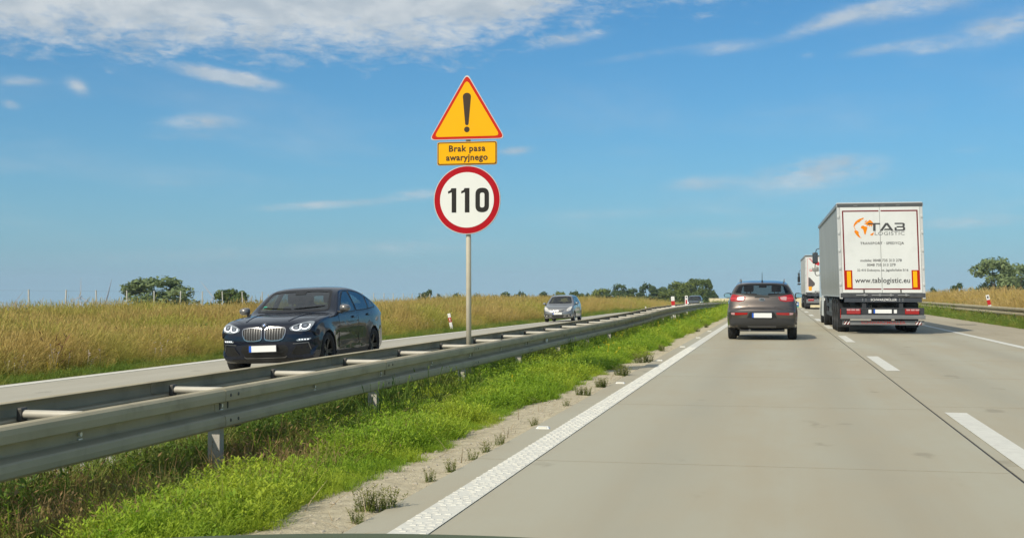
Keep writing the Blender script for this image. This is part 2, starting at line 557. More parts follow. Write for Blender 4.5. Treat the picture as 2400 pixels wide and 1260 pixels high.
YR2 = axis_lines([(-30, 30, 6), (30, 90, 30), (90, 150, 24), (150, 700, 30)])
build_ground()
build_roads()


def build_studs():
    wm = mat('stud_white', (0.78, 0.77, 0.72), 0.5)
    rm = mat('stud_lens', (0.75, 0.72, 0.6), 0.15, coat=0.5)
    first = None
    words = ['white road stud beside the edge line, nearest one, level with the dotted ribs', 'white road stud beside the edge line, second one along from the near end',
             'white road stud beside the edge line, third one along from the near end', 'white road stud beside the edge line, fourth along, where weeds crowd the concrete edge',
             'white road stud beside the edge line, fifth along, small and pale', 'tiny white road stud beside the edge line, level with the brown car']
    for k in range(6):
        lab = words[k]
        y = 11.85 + 6.05 * k
        if first is None:
            t = thing('road_stud', lab, 'road stud', (-2.19, y, 0.0), 0, 'white road studs along the edge line')
            mb = MB()
            v = [(-.065, -.05, 0), (.065, -.05, 0), (.065, .05, 0), (-.065, .05, 0), (-.05, -.02, .02), (.05, -.02, .02), (.05, .02, .02), (-.05, .02, .02)]
            mb.add(v, [(4, 5, 6, 7), (0, 1, 5, 4), (1, 2, 6, 5), (2, 3, 7, 6), (3, 0, 4, 7), (0, 3, 2, 1)])
            mb.obj('stud_body', wm, t)
            MB().box(-.042, .042, -.043, -.028, .006, .0195).obj('reflector', rm, t)
            first = t
        else:
            t = copy_tree(first); t.location = (-2.19, y, 0.0); t['label'] = lab


def copy_tree(o, parent=None):
    c = o.copy(); COL.objects.link(c); c.parent = parent
    for ch in list(CHILDREN(o)): copy_tree(ch, c)
    return c


def CHILDREN(o):
    return [x for x in o.children]


build_studs()


# ================================================================== GUARD RAILS
STEEL = mat('galvanised_steel', (0.43, 0.375, 0.245), 0.65, 0.0, 0.3, var=0.08, vscale=1.3, dirt=((0.22, 0.19, 0.12), 0.65, 1.9), bump=0.12, bscale=7)
STEEL_L = mat('galvanised_steel_light', (0.50, 0.47, 0.39), 0.6, 0.15, 0.5, var=0.1, vscale=4)
STEEL_D = mat('steel_fixing', (0.10, 0.095, 0.085), 0.6, 0.5)
BOLT = mat('bolt_zinc', (0.75, 0.74, 0.70), 0.4, 0.3)
RAIL = [(.012, .150), (.052, .154), (.072, .148), (.088, .132), (.092, .100), (.088, .056), (.080, .048), (.006, .044), (.000, .036), (.000, -.022), (.008, -.032), (.078, -.054), (.088, -.064), (.092, -.100), (.088, -.132), (.072, -.148), (.052, -.154), (.012, -.150)]


def rail_section_mesh(L=4.0, n=4):
    v, f = [], []
    th = 0.004; m = len(RAIL)
    front = RAIL; back = [(x - th, z * (1 - th / .16)) for x, z in RAIL]
    loop = front + back[::-1]; k = len(loop)
    for i in range(n + 1):
        y = (L + 0.3) * i / n
        dx = 0.004 if i == 0 else 0.0
        v += [(x + dx, y, z) for x, z in loop]
    for i in range(n):
        for j in range(k):
            a, b = i * k + j, i * k + (j + 1) % k
            f.append((a, b, b + k, a + k))
    f += [tuple(range(k))[::-1], tuple(range(n * k, n * k + k))]
    return mesh_from('rail_section', v, f, STEEL)


def rail_z(Y):
    return float(np.interp(Y, [-20, 33, 40, 47, 60, 70, 90, 109, 150], [0, 0, 0.02, 0.10, 0.10, 0.08, -0.04, -0.18, -0.62]))


def median_rail():
    t = thing('guard_rail', 'double grey steel crash barrier with ladder of spacers along the median', 'guard rail', (-4.38, 0, 0))
    sec = rail_section_mesh()
    y0 = -7.1
    XN, XF = 0.20, -0.24          # back faces of the two beams, from the post line
    ns = 38
    for k in range(ns):
        ya, yb = y0 + 4 * k, y0 + 4 * (k + 1)
        za, zb = 0.42 + rail_z(ya), 0.42 + rail_z(yb)
        pit = math.atan2(zb - za, 4.0)
        ob('rail_section', sec, t, (XN, ya, za), (pit, 0, 0))
        o = ob('rail_section', sec, t, (XF, ya + 4.3, za + .048 + 4.3 * math.sin(pit)), (-pit, 0, math.pi))
    # spacer: pipe with a dark clamp at each end
    sp = MB().tube((XN - 0.004, 0, 0.1), (XF + 0.02, 0, 0.1), 0.027, n=12)
    sp.box(XF + .05, XN - 0.03, -0.03, 0.045, 0.0, 0.012)
    spm = sp.obj('spacer', STEEL_L, t, angle=40); spm_me = spm.data
    cl = MB().box(XF + .002, XF + .04, -.036, .036, .055, .142, .012).box(XF + .002, XF + .10, -.03, .03, .0, .05, .005)
    clm = cl.obj('spacer_clamp', STEEL_D, spm); cl_me = clm.data
    cn = MB().box(XN - .03, XN - .002, -.03, .03, .03, .065, .006)
    cn_me = cn.obj('spacer_clamp', STEEL_D, spm).data
    Y0 = 7.10 - 0.05
    ks = list(range(-6, 46))
    for i, k in enumerate(ks):
        y = Y0 + 2.0 * k; z = 0.42 + rail_z(y) + 0.022
        if i == 0: spm.location = (0, y, z); continue
        o = ob('spacer', spm_me, t, (0, y, z))
        ob('spacer_clamp', cl_me, o); ob('spacer_clamp', cn_me, o)
    # posts: a C section every four metres, standing between the beams
    pm = MB()
    c = [(-.05, -.04), (.05, -.04), (.05, .04), (.03, .04), (.03, -.03), (-.03, -.03), (-.03, .04), (-.05, .04)]
    pm.prism([(a, b) for a, b in c], lambda a, b, h: (a, b, h), -0.45, 0.42)
    post = pm.obj('rail_post', mat('post_steel', (0.50, 0.47, 0.41), 0.6, 0.2, var=0.15, vscale=5, dirt=((0.25, 0.18, 0.1), 0.5, 7)), t); post_me = post.data
    post.location = (0, 5.35, rail_z(5.35))
    bm_ = MB().box(-.10, .10, -.04, .04, .25, .26).box(XN - .07, XN - .004, -.05, .05, .24, .30).box(XF + .004, XF + .07, -.05, .05, .24, .30)
    br = bm_.obj('post_bracket', STEEL_D, post); br_me = br.data
    for k in range(-3, 32):
        if k == 0: continue
        y = 5.35 + 4.0 * k
        o = ob('rail_post', post_me, t, (0, y, rail_z(y))); ob('post_bracket', br_me, o)
    # bolts in the recess and at the section joints
    bb = MB()
    bb.tube((XN + .002, 0, 0.012), (XN + .018, 0, 0.012), .014, n=8); bb.box(XN + .0045, XN + .012, -.02, .025, -.022, -.014)
    b0 = bb.obj('rail_bolt', BOLT, t); b_me = b0.data; b0.location = (0, 7.0, .42)
    for k in range(-4, 26):
        y = 7.0 + 2.0 * k
        if k: ob('rail_bolt', b_me, t, (0, y + random.uniform(-.03, .03), .42 + rail_z(y)))
    jb = MB()
    for dy in (-.07, .07):
        for z in (.095, -.095): jb.tube((XN + .086, dy, z), (XN + .099, dy, z), .013, n=8)
        for z in (.012, ): jb.box(XN + .004, XN + .009, dy - .008, dy + .008, z - .03, z + .02)
    j0 = jb.obj('joint_bolts', STEEL_D, t); j_me = j0.data; j0.location = (0, y0 + 4.15 + 8, .42)
    for k in range(1, 20):
        if k == 3: continue
        y = y0 + 4 * k + .15
        ob('joint_bolts', j_me, t, (0, y, .42 + rail_z(y)))
    # round white reflectors in the channel
    rf = MB().lathe([(0.0, .026), (.035, .024), (.045, .012), (.045, 0)], 16, 'x')
    r0 = rf.obj('rail_reflector', BOLT, t, smooth=True); r_me = r0.data
    r0.location = (XN + .03, 22.75, .41)
    for y in (42.6, 60.5, 76.0):
        ob('rail_reflector', r_me, t, (XN + .03, y, .41 + rail_z(y)))
    return t


median_rail()


def right_rail():
    t = thing('guard_rail', 'single brownish grey crash barrier along the right hand verge behind the truck', 'guard rail', (9.35, 0, 0))
    sec = rail_section_mesh(n=1)
    for k in range(36):
        y = 16 + 4 * k
        ob('rail_section', sec, t, (-0.02, y + 4.3, 0.53 + float(zr(y))), (0, 0, math.pi))
    p0 = MB().box(-.04, .04, -.05, .05, -.5, .62).obj('rail_post', STEEL_L, t)
    me = p0.data; p0.location = (0.06, 18, 0)
    for k in range(1, 32):
        y = 18 + 4 * k
        ob('rail_post', me, t, (0.06, y, float(zr(y))))


right_rail()


# ================================================================== ROAD SIGN
def road_sign():
    X, Y = -4.465, 18.0
    t = thing('road_sign', 'tall grey pole with yellow warning triangle, yellow plate and round 110 limit sign', 'road sign', (X, Y, 0))
    back = mat('sign_back', (0.35, 0.36, 0.36), 0.5, 0.6)
    white = mat('sign_white', (0.74, 0.745, 0.70), 0.5, spec=.2, var=.02, vscale=2); red = mat('sign_red', (0.40, 0.003, 0.010), 0.5, spec=.15, var=.05, vscale=3); redo = mat('sign_red_orange', (0.54, 0.022, 0.006), 0.5, spec=.15)
    yel = mat('sign_yellow', (0.88, 0.43, 0.002), 0.5, spec=.15, var=.02, vscale=2); blk = mat('sign_black', (0.022, 0.020, 0.018), 0.5, spec=.2); brn = mat('sign_brown_black', (0.055, 0.036, 0.022), 0.5, spec=.2)
    rimw = mat('sign_rim', (0.62, 0.60, 0.57), 0.4, 0.3)
    MB().tube((0.015, 0.06, -0.35), (0.0, 0.06, 4.38), 0.038, n=16).obj('sign_pole', mat('pole_steel', (0.60, 0.54, 0.42), 0.6, 0.0, var=0.08, vscale=3), t, smooth=True)
    MB().lathe([(.04, 0), (.04, .012), (.0, .016)], 16, 'z', (0, .06, 4.38)).obj('pole_cap', STEEL_D, t)
    # the face of each sheet looks at -Y
    def sheet(name, poly, m, cz, h0, h1, par=t):
        return MB().prism(poly, lambda a, b, h: (a, -h, cz + b), h0, h1).obj(name, m, par)
    def ring_band(poly, inset):
        c = Vector((sum(p[0] for p in poly) / len(poly), sum(p[1] for p in poly) / len(poly)))
        return c
    # round speed limit
    cz = 2.655; rr = 0.508
    s = sheet('speed_limit_panel', circ(0, 0, rr, n=64), back, cz, 0.0, 0.012)
    sheet('panel_rim', circ(0, 0, rr - .003, n=64), rimw, cz, 0.0125, 0.015, s)
    sheet('red_ring', circ(0, 0, rr - .013, n=64), red, cz, 0.0155, 0.017, s)
    sheet('white_face', circ(0, 0, rr - .100, n=64), white, cz, 0.0175, 0.019, s)
    # digits drawn like the narrow sign face
    def one(dx): return [(dx - .035, .175), (dx + .04, .175), (dx + .04, -.185), (dx - .03, -.185), (dx - .03, .115), (dx - .085, .095), (dx - .085, .13), (dx - .05, .145)]
    h = .021
    v = []
    mb = MB()
    for dx in (-.20, .0): mb.prism(one(dx), lambda a, b, hh: (a, -hh, cz + b), .0195, h)
    o = rounded([(.13, -.185), (.335, -.185), (.335, .175), (.13, .175)], .1, 6)
    i_ = rounded([(.198, -.115), (.267, -.115), (.267, .105), (.198, .105)], .034, 6)
    n = len(o)
    vv = [(a, -.0195, cz + b) for a, b in o] + [(a, -h, cz + b) for a, b in o] + [(a, -h, cz + b) for a, b in i_] + [(a, -.0195, cz + b) for a, b in i_]
    ff = [(r_ * n + k, r_ * n + (k + 1) % n, (r_ + 1) * n + (k + 1) % n, (r_ + 1) * n + k) for r_ in range(3) for k in range(n)]
    mb.add(vv, ff)
    mb.obj('digits', blk, s)
    # yellow plate
    cz2 = 3.342
    rect = lambda w, hh, r_: rounded([(-w, -hh), (w, -hh), (w, hh), (-w, hh)], r_, 4)
    s2 = sheet('text_panel', rect(.455, .174, .035), back, cz2, 0.0, 0.012)
    sheet('panel_rim', rect(.452, .171, .034), yel, cz2, .0125, .015, s2)
    sheet('dark_border', rect(.446, .165, .03), brn, cz2, .0155, .017, s2)
    sheet('yellow_face', rect(.432, .151, .024), yel, cz2, .0175, .019, s2)
    tm = text_mesh('Brak pasa', .128, bold=.0035, m=brn, space=1.12); ob('lettering', tm, s2, (0, -.0215, cz2 + .068), UP)
    tm = text_mesh('awaryjnego', .128, bold=.0035, m=brn, space=1.08); ob('lettering', tm, s2, (0, -.0215, cz2 - .064), UP)
    # warning triangle
    cz3 = 3.565
    tri = lambda w, z0, z1, r_: rounded([(-w, z0), (w, z0), (0, z1)], r_, 6)
    s3 = sheet('warning_panel', tri(.585, -.022, .972, .10), back, cz3, 0.0, .012)
    sheet('panel_rim', tri(.582, -.020, .968, .098), rimw, cz3, .0125, .015, s3)
    sheet('red_border', tri(.566, -.010, .946, .092), redo, cz3, .0155, .017, s3)
    sheet('yellow_face', tri(.500, .026, .868, .078), yel, cz3, .0175, .019, s3)
    mb = MB()
    mb.prism([(a, b + .445) for a, b in ([(-.026, -.235)] + circ(0, -.235, .024, .02, 7, 200, 340) + [(.026, -.235)] + circ(0, .17, .062, .055, 9, -5, 185))], lambda a, b, hh: (a, -hh, cz3 + b), .0195, h)
    mb.prism(circ(0, .128, .042, n=18), lambda a, b, hh: (a, -hh, cz3 + b), .0195, h)
    mb.obj('exclamation_mark', brn, s3)
    MB().box(-.05, .05, .0, .10, 2.45, 2.49).box(-.05, .05, .0, .10, 2.9, 2.94).box(-.05, .05, .0, .10, 3.45, 3.49).box(-.05, .05, 0, .1, 3.8, 3.84).obj('sign_clamp', STEEL_D, t)


road_sign()


# ================================================================== DELINEATOR POSTS
def delineators():
    wm = mat('delineator_white', (0.80, 0.79, 0.76), 0.45); rm = mat('delineator_red', (0.55, 0.02, 0.02), 0.4)
    t = thing('delineator_post', 'leaning white post with red band beside golden field, left of the sign pole', 'delineator post', group='red and white delineator posts')
    MB().box(-.06, .06, -.025, .025, -.3, .40, .006).obj('post_body', wm, t)
    MB().box(-.061, .061, -.026, .026, .41, .60, .006).obj('red_band', rm, t)
    MB().box(-.06, .06, -.025, .025, .61, .78, .006).obj('post_top', wm, t)
    MB().box(-.02, .02, -.0285, -.0265, .44, .57).obj('reflector', mat('stud_lens', (.75, .72, .6), .15), t)
    t.location = (-13.55, 52.0, -.38); t.rotation_euler = (0, R(-11), 0)
    for lab, loc, rot in (('small white post at the far end of the golden field, barely standing out of grass', (-13.5, 133, -1.0), (0, R(-6), 0)),):
        c = copy_tree(t); c.location = loc; c.rotation_euler = rot; c['label'] = lab
    t2 = thing('delineator_post', 'white post with solid red lower half standing between the median rails, left of the pair', 'delineator post', (-4.38, 54.6, .68), R(4), 'red and white delineator posts')
    t2.rotation_euler = (0, R(-4), R(4))
    MB().box(-.075, .075, -.03, .03, .24, .43, .006).obj('post_top', wm, t2)
    MB().box(-.078, .078, -.032, .032, .05, .235, .006).obj('red_band', rm, t2)
    MB().box(-.075, .075, -.03, .03, -.55, .045, .006).obj('post_body', wm, t2)
    t3 = thing('delineator_post', 'white post with narrow red reflector standing between the median rails, right of the pair', 'delineator post', (-4.38, 62.6, .68), 0, 'red and white delineator posts')
    MB().box(-.07, .07, -.03, .03, -.55, .44, .006).obj('post_body', wm, t3)
    MB().box(-.035, .035, -.034, -.031, .03, .24).obj('red_band', rm, t3)
    MB().box(-.035, .035, -.034, -.031, .33, .39).obj('number_plate', mat('sign_black', (.03, .03, .03), .5), t3)
    t4 = thing('delineator_post', 'leaning white post with red band behind the right hand crash barrier', 'delineator post', (10.0, 63, -.05), 0, 'red and white delineator posts')
    t4.rotation_euler = (0, R(-12), 0)
    MB().box(-.075, .075, -.03, .03, 1.0, 1.24, .006).obj('post_top', wm, t4)
    MB().box(-.078, .078, -.032, .032, .76, .995, .006).obj('red_band', rm, t4)
    MB().box(-.075, .075, -.03, .03, -.2, .755, .006).obj('post_body', wm, t4)
    MB().box(-.03, .03, -.034, -.031, 1.08, 1.18).obj('number_plate', mat('sign_black', (.03, .03, .03), .5), t4)


delineators()
# ================================================================== VEGETATION
def leaf_mat(name, lo, hi, tip=None, trans=0.3, patch=None, pscale=0.35, rough=0.6):
    """lo..hi differ from plant to plant, tip is the colour of the dry or flowering end, patch shifts hue over the ground"""
    m = bpy.data.materials.new(name); m.use_nodes = True; nt = m.node_tree; nt.nodes.clear()
    oi = nt.nodes.new('ShaderNodeObjectInfo'); rnd = V(nt, oi.outputs['Random'])
    at = nt.nodes.new('ShaderNodeAttribute'); at.attribute_name = 'h'; h = V(nt, at.outputs['Fac'])
    a2 = nt.nodes.new('ShaderNodeAttribute'); a2.attribute_name = 'rv'; rv = V(nt, a2.outputs['Fac'])
    c = mixc(nt, (rnd * 0.6 + rv * 0.4), lo, hi)
    if tip: c = mixc(nt, h.sm(0.25, 0.95), c, mixc(nt, rnd, tip, tuple(k * 0.78 for k in tip)))
    if patch:
        n = noise(nt, geom(nt), pscale, 4, 0.6)
        c = mixc(nt, n.sm(0.45, 0.62) * 0.75, c, mixc(nt, rv, patch, tuple(k * 1.35 for k in patch)))
    d = nt.nodes.new('ShaderNodeBsdfPrincipled'); lnk(nt, c, d.inputs['Base Color']); d.inputs['Roughness'].default_value = rough; d.inputs['Specular IOR Level'].default_value = 0.25
    t = nt.nodes.new('ShaderNodeBsdfTranslucent'); lnk(nt, c, t.inputs[0])
    mx = nt.nodes.new('ShaderNodeMixShader'); mx.inputs[0].default_value = trans
    nt.links.new(d.outputs[0], mx.inputs[1]); nt.links.new(t.outputs[0], mx.inputs[2])
    o = nt.nodes.new('ShaderNodeOutputMaterial'); nt.links.new(mx.outputs[0], o.inputs[0])
    return m


def add_attr(me, name, data):
    a = me.attributes.new(name, 'FLOAT', 'POINT'); a.data.foreach_set('value', np.asarray(data, np.float32))


def blades(n, rad, hmin, hmax, w, lean, seed, segs=3, head=None, leafy=0, name='clump', m=None, curl=0.5, ll=(.12, .22)):
    """a clump of upright tapering blades; head = (length, width) of a seed head; leafy = side leaves per stem"""
    g = np.random.default_rng(seed)
    v, f, H, RV = [], [], [], []
    for _ in range(n):
        a = g.uniform(0, 2 * math.pi); r = rad * math.sqrt(g.random())
        b = np.array([r * math.cos(a), r * math.sin(a), -0.03]); ht = g.uniform(hmin, hmax)
        da = a + g.normal(0, 0.8); ln = abs(g.normal(0, lean)) + lean * 0.3
        dirv = np.array([math.cos(da), math.sin(da), 0]); th = g.uniform(0, math.pi); side = np.array([math.cos(th), math.sin(th), 0])
        rv = g.random(); o = len(v); pts = []
        for k in range(segs + 1):
            t = k / segs
            p = b + dirv * ht * ln * (t ** (1 + curl)) + np.array([0, 0, ht * t * (1 - 0.18 * ln * t)])
            ww = w * (1 - 0.85 * t) if not head else w * (1 - 0.4 * t)
            pts.append(p); v += [p - side * ww / 2, p + side * ww / 2]; H += [t, t]; RV += [rv, rv]
        for k in range(segs): f.append((o + 2 * k, o + 2 * k + 1, o + 2 * k + 3, o + 2 * k + 2))
        if head:
            p = pts[-1]; L, W = head; L *= g.uniform(.7, 1.2); up = (pts[-1] - pts[-2]); up /= np.linalg.norm(up); q = len(v)
            v += [p - up * L * .3, p + side * W / 2 + up * L * .15, p + up * L * .7, p - side * W / 2 + up * L * .15]; H += [1] * 4; RV += [rv] * 4
            f.append((q, q + 1, q + 2, q + 3))
        for _l in range(leafy):
            t = g.uniform(0.15, 1.0); p = b + dirv * ht * ln * (t ** (1 + curl)) + np.array([0, 0, ht * t])
            aa = g.uniform(0, 2 * math.pi); d = np.array([math.cos(aa), math.sin(aa), g.uniform(.2, .9)]); d /= np.linalg.norm(d)
            s2 = np.cross(d, [0, 0, 1]); s2 /= np.linalg.norm(s2); L = ht * g.uniform(*ll); q = len(v)
            v += [p, p + d * L * .5 + s2 * L * .16, p + d * L, p + d * L * .5 - s2 * L * .16]; H += [t] * 4; RV += [rv] * 4
            f.append((q, q + 1, q + 2, q + 3))
    me = mesh_from(name, v, np.array(f), m)
    add_attr(me, 'h', np.clip(H, 0, 1)); add_attr(me, 'rv', RV)
    return me


def scatter(name, pts, protos, scl, tilt=0.12, seed=0, zs=None):
    """one object of points, each carrying a clump"""
    g = np.random.default_rng(seed); n = len(pts)
    me = mesh_from(name, pts, [])
    rot = np.stack([g.normal(0, tilt, n), g.normal(0, tilt, n), g.uniform(0, 2 * math.pi, n)], -1).astype(np.float32)
    a = me.attributes.new('rot', 'FLOAT_VECTOR', 'POINT'); a.data.foreach_set('vector', rot.ravel())
    s = np.repeat(np.asarray(scl, np.float32)[:, None], 3, 1)
    if zs is not None: s[:, 2] *= zs
    a = me.attributes.new('scl', 'FLOAT_VECTOR', 'POINT'); a.data.foreach_set('vector', s.ravel())
    a = me.attributes.new('pick', 'INT', 'POINT'); a.data.foreach_set('value', g.integers(0, len(protos), n).astype(np.int32))
    pc = bpy.data.collections.new(name + '_clumps')
    for i, p in enumerate(protos):
        o = bpy.data.objects.new('%s_clump_%d' % (name, i), p); pc.objects.link(o)
    o = ob(name, me); kind(o, 'stuff')
    ng = bpy.data.node_groups.new(name, 'GeometryNodeTree')
    ng.interface.new_socket('Geometry', in_out='INPUT', socket_type='NodeSocketGeometry')
    ng.interface.new_socket('Geometry', in_out='OUTPUT', socket_type='NodeSocketGeometry')
    N = ng.nodes.new; L = ng.links.new
    i_, o_ = N('NodeGroupInput'), N('NodeGroupOutput')
    ci = N('GeometryNodeCollectionInfo'); ci.inputs[0].default_value = pc; ci.inputs[1].default_value = True; ci.inputs[2].default_value = True
    ip = N('GeometryNodeInstanceOnPoints'); ip.inputs['Pick Instance'].default_value = True

    def na(nm, t):
        q = N('GeometryNodeInputNamedAttribute'); q.data_type = t; q.inputs[0].default_value = nm; return q.outputs[0]
    L(i_.outputs[0], ip.inputs['Points']); L(ci.outputs[0], ip.inputs['Instance'])
    L(na('pick', 'INT'), ip.inputs['Instance Index'])
    er = N('FunctionNodeEulerToRotation'); L(na('rot', 'FLOAT_VECTOR'), er.inputs[0]); L(er.outputs[0], ip.inputs['Rotation'])
    L(na('scl', 'FLOAT_VECTOR'), ip.inputs['Scale']); L(ip.outputs[0], o_.inputs[0])
    md = o.modifiers.new('scatter', 'NODES'); md.node_group = ng
    return o


def region(x0, x1, y0, y1, dens, seed):
    g = np.random.default_rng(abs(seed)); n = int((x1 - x0) * (y1 - y0) * dens)
    return g.uniform(x0, x1, n), g.uniform(y0, y1, n), g


def put(X, Y, up=0.0): return np.stack([X, Y, terrain(X, Y) + up], -1)


def cat(*a): return np.concatenate(a)


def vegetation():
    herb = leaf_mat('herb_leaf', (0.16, 0.30, 0.018), (0.33, 0.47, 0.035), None, 0.35, (0.38, 0.44, 0.04), 0.9)
    grn = leaf_mat('grass_green', (0.075, 0.145, 0.020), (0.165, 0.265, 0.036), None, 0.3, (0.22, 0.24, 0.05), 0.8)
    brn = leaf_mat('grass_dry_mix', (0.16, 0.17, 0.035), (0.28, 0.25, 0.07), (0.34, 0.22, 0.10), 0.3, (0.16, 0.23, 0.03), 1.1)
    gold = leaf_mat('meadow_gold', (0.38, 0.32, 0.058), (0.50, 0.40, 0.085), (0.58, 0.43, 0.14), 0.3, (0.31, 0.33, 0.05), 0.25)
    olive = leaf_mat('meadow_olive', (0.21, 0.26, 0.030), (0.36, 0.36, 0.045), (0.44, 0.38, 0.07), 0.3)
    flo = leaf_mat('flower_yellow', (0.16, 0.28, 0.03), (0.2, 0.3, 0.03), (0.85, 0.62, 0.02), 0.2)
    pale = leaf_mat('flower_pale', (0.2, 0.22, 0.05), (0.25, 0.25, 0.06), (0.72, 0.62, 0.58), 0.2)
    H = [blades(14, .08, .05, .14, .008, .45, 11 + i, 2, None, 13, 'herb_clump', herb, .5, (.08, .17)) for i in range(4)]
    G = [blades(26, .11, .08, .26, .009, .5, 31 + i, 3, None, 0, 'grass_clump', grn) for i in range(3)]
    G += [blades(10, .09, .12, .28, .008, .3, 41 + i, 2, None, 8, 'grass_clump', grn) for i in range(2)]
    B = [blades(20, .10, .06, .22, .008, .5, 51 + i, 3, None, 1, 'dry_clump', brn) for i in range(3)]
    T = [blades(14, .08, .28, .55, .010, .30, 61 + i, 3, (.07, .014), 0, 'tall_clump', grn) for i in range(2)]
    M = [blades(44, .32, .32, .95, .009, .42, 71 + i, 3, (.15, .015), 0, 'meadow_clump', gold) for i in range(4)]
    O = [blades(38, .28, .15, .62, .012, .55, 81 + i, 3, None, 2, 'meadow_clump', olive) for i in range(3)]
    FY = [blades(4, .09, .14, .30, .007, .3, 91 + i, 2, (.022, .020), 3, 'flower_clump', flo) for i in range(2)]
    FP = [blades(3, .16, .35, .7, .008, .3, 95 + i, 2, (.03, .028), 2, 'flower_clump', pale) for i in range(2)]

    # --- median: bright low herbs beside the sand
    P, S = [], []
    for (y0, y1, d, k) in ((-2, 16, 640, 1.0), (16, 32, 420, 1.15), (32, 60, 200, 1.4), (60, 120, 60, 2.0)):
        x, y, g = region(-5.0, -2.55, y0, y1, d, int(y0))
        edge = -2.76 + 0.30 * (vn(x, y, 0.55, 5) - .5) + .28 * (vn(x, y, .2, 6) - .5) - 0.04 * np.clip(16 - y, 0, 12) / 12
        lo = -3.45 - 0.5 * sstep(7, 12, y) - 0.6 * sstep(12, 24, y) - 0.6 * sstep(26, 40, y) + 0.55 * (vn(x, y, 1.1, 7) - .5)
        pr_ = np.clip((edge - x) / .06, 0, 1) * np.where(x > lo, 1, 0.05)
        k_ = g.random(len(x)) < pr_
        x, y = x[k_], y[k_]
        P.append(put(x, y)); near = np.clip((edge[k_] - x) / .3, .45, 1)
        S.append(k * 1.45 * g.uniform(.6, 1.4, len(x)) * near * (0.5 + .95 * vn(x, y, .4, 8)))
    scatter('low_herbs', cat(*P), H, cat(*S), .15, 1)
    # --- median: taller darker grass under and behind the rails
    P, S, Z = [], [], []
    for (y0, y1, d, k) in ((-2, 18, 150, 1.0), (18, 36, 95, 1.15), (36, 70, 45, 1.5), (70, 130, 16, 2.2)):
        x, y, g = region(-5.25, -3.0, y0, y1, d, 100 + int(y0))
        hi = -3.62 - 0.35 * sstep(12, 30, y) + .7 * (vn(x, y, .9, 9) - .5)
        near = sstep(11.5, 8.5, y)                 # thin, dry stretch at the near end
        clump = vn(x, y, .6, 10)
        pr_ = np.where(x < hi, 1, 0.04) * (1 - near * np.where((clump > .55) | (x < -4.45), .25, .93)) * np.where(clump > .25, 1, .35)
        k_ = g.random(len(x)) < pr_
        x, y, clump = x[k_], y[k_], clump[k_]
        P.append(put(x, y)); S.append(k * g.uniform(.65, 1.2, len(x)) * (0.55 + .7 * clump) * (.62 + .38 * sstep(8.5, 13, y)) * np.where(x < -4.45, 1.35, 1)); Z.append(np.ones(len(x)))
    scatter('median_grass', cat(*P), G, cat(*S), .16, 2)
    x, y, g = region(-5.2, -3.7, 12, 60, 6, 301)
    k_ = vn(x, y, 1.3, 12) > .5
    x, y = x[k_], y[k_]
    scatter('tall_grass', put(x, y), T, g.uniform(.55, 1.15, len(x)), .12, 3)
    x, y, g = region(-4.9, -3.15, -2, 14, 190, 303)
    k_ = g.random(len(x)) < np.where(vn(x, y, .7, 13) > .42, .85, .15) * (sstep(13.5, 9.5, y) + .05)
    x, y = x[k_], y[k_]
    scatter('dry_grass', put(x, y), B, g.uniform(.7, 1.5, len(x)), .2, 4)
    x, y, g = region(-4.4, -2.95, 15, 80, .45, 305)
    scatter('yellow_flowers', put(x, y), FY, g.uniform(.7, 1.2, len(x)) * (1 + y / 120), .1, 5)
    # --- straw and crumbs on the sand
    x, y, g = region(-3.0, -2.33, 4, 32, 26, 307)
    k_ = vn(x, y, .5, 14) > .45
    st = blades(3, .05, .03, .07, .006, 2.2, 99, 2, None, 0, 'straw', leaf_mat('straw', (.30, .22, .12), (.5, .4, .25), None, .2))
    scatter('straw_litter', put(x[k_], y[k_], .012), [st], g.uniform(.6, 1.6, k_.sum()), .3, 6)
    # --- more growth behind the far beam, and pebbles on the sand
    x, y, g = region(-5.22, -4.55, -2, 16, 120, 309)
    scatter('barrier_grass', put(x, y), G + B, g.uniform(.8, 1.7, len(x)), .2, 13)
    pb = []
    for i in range(3):
        gg = np.random.default_rng(700 + i); bm = bmesh.new(); bmesh.ops.create_icosphere(bm, subdivisions=1, radius=1)
        bmesh.ops.scale(bm, vec=(1, gg.uniform(.6, .9), gg.uniform(.4, .6)), verts=bm.verts)
        for v_ in bm.verts: v_.co *= gg.uniform(.75, 1.2)
        me = bpy.data.meshes.new('pebble'); bm.to_mesh(me); bm.free(); me.materials.append(mat('pebble_stone', (.44, .39, .30), .9, var=.35, vscale=40)); pb.append(me)
    x, y, g = region(-2.98, -2.32, -1, 30, 190, 311)
    k_ = g.random(len(x)) < .25 + .75 * vn(x, y, .5, 30)
    scatter('sand_pebbles', put(x[k_], y[k_]), pb, .004 + .018 * g.random(k_.sum()) ** 4 + .004 * g.random(k_.sum()), .3, 14)
    tw = blades(3, .08, .02, .035, .005, 2.2, 711, 3, None, 0, 'twig', mat('twig_brown', (.10, .07, .045), .9))
    x, y, g = region(-2.95, -2.35, 4, 26, 5, 312)
    scatter('twig_litter', put(x, y, .02), [tw], g.uniform(.7, 1.8, len(x)), .2, 15)
    # --- golden meadow on the left
    P, S, P2, S2, P3, S3 = [], [], [], [], [], []
    for (x0, x1, y0, y1, d, k) in ((-21, -13.6, 8, 42, 34, .9), (-29, -21, 10, 60, 20, 1.0), (-24, -13.6, 42, 80, 20, 1.05), (-38, -24, 40, 130, 6, 1.15), (-30, -13.6, 80, 135, 9, 1.25), (-38, -13.6, 135, 240, 4.5, 1.4)):
        x, y, g = region(x0, x1, y0, y1, d, int(400 - x0 + y0))
        q = vn(x, y, 2.2, 15) * .65 + vn(x, y, .7, 16) * .35
        rise = sstep(-13.55, -14.9, x)
        k_ = g.random(len(x)) < (0.15 + 0.85 * rise)
        x, y, q, rise = x[k_], y[k_], q[k_], rise[k_]
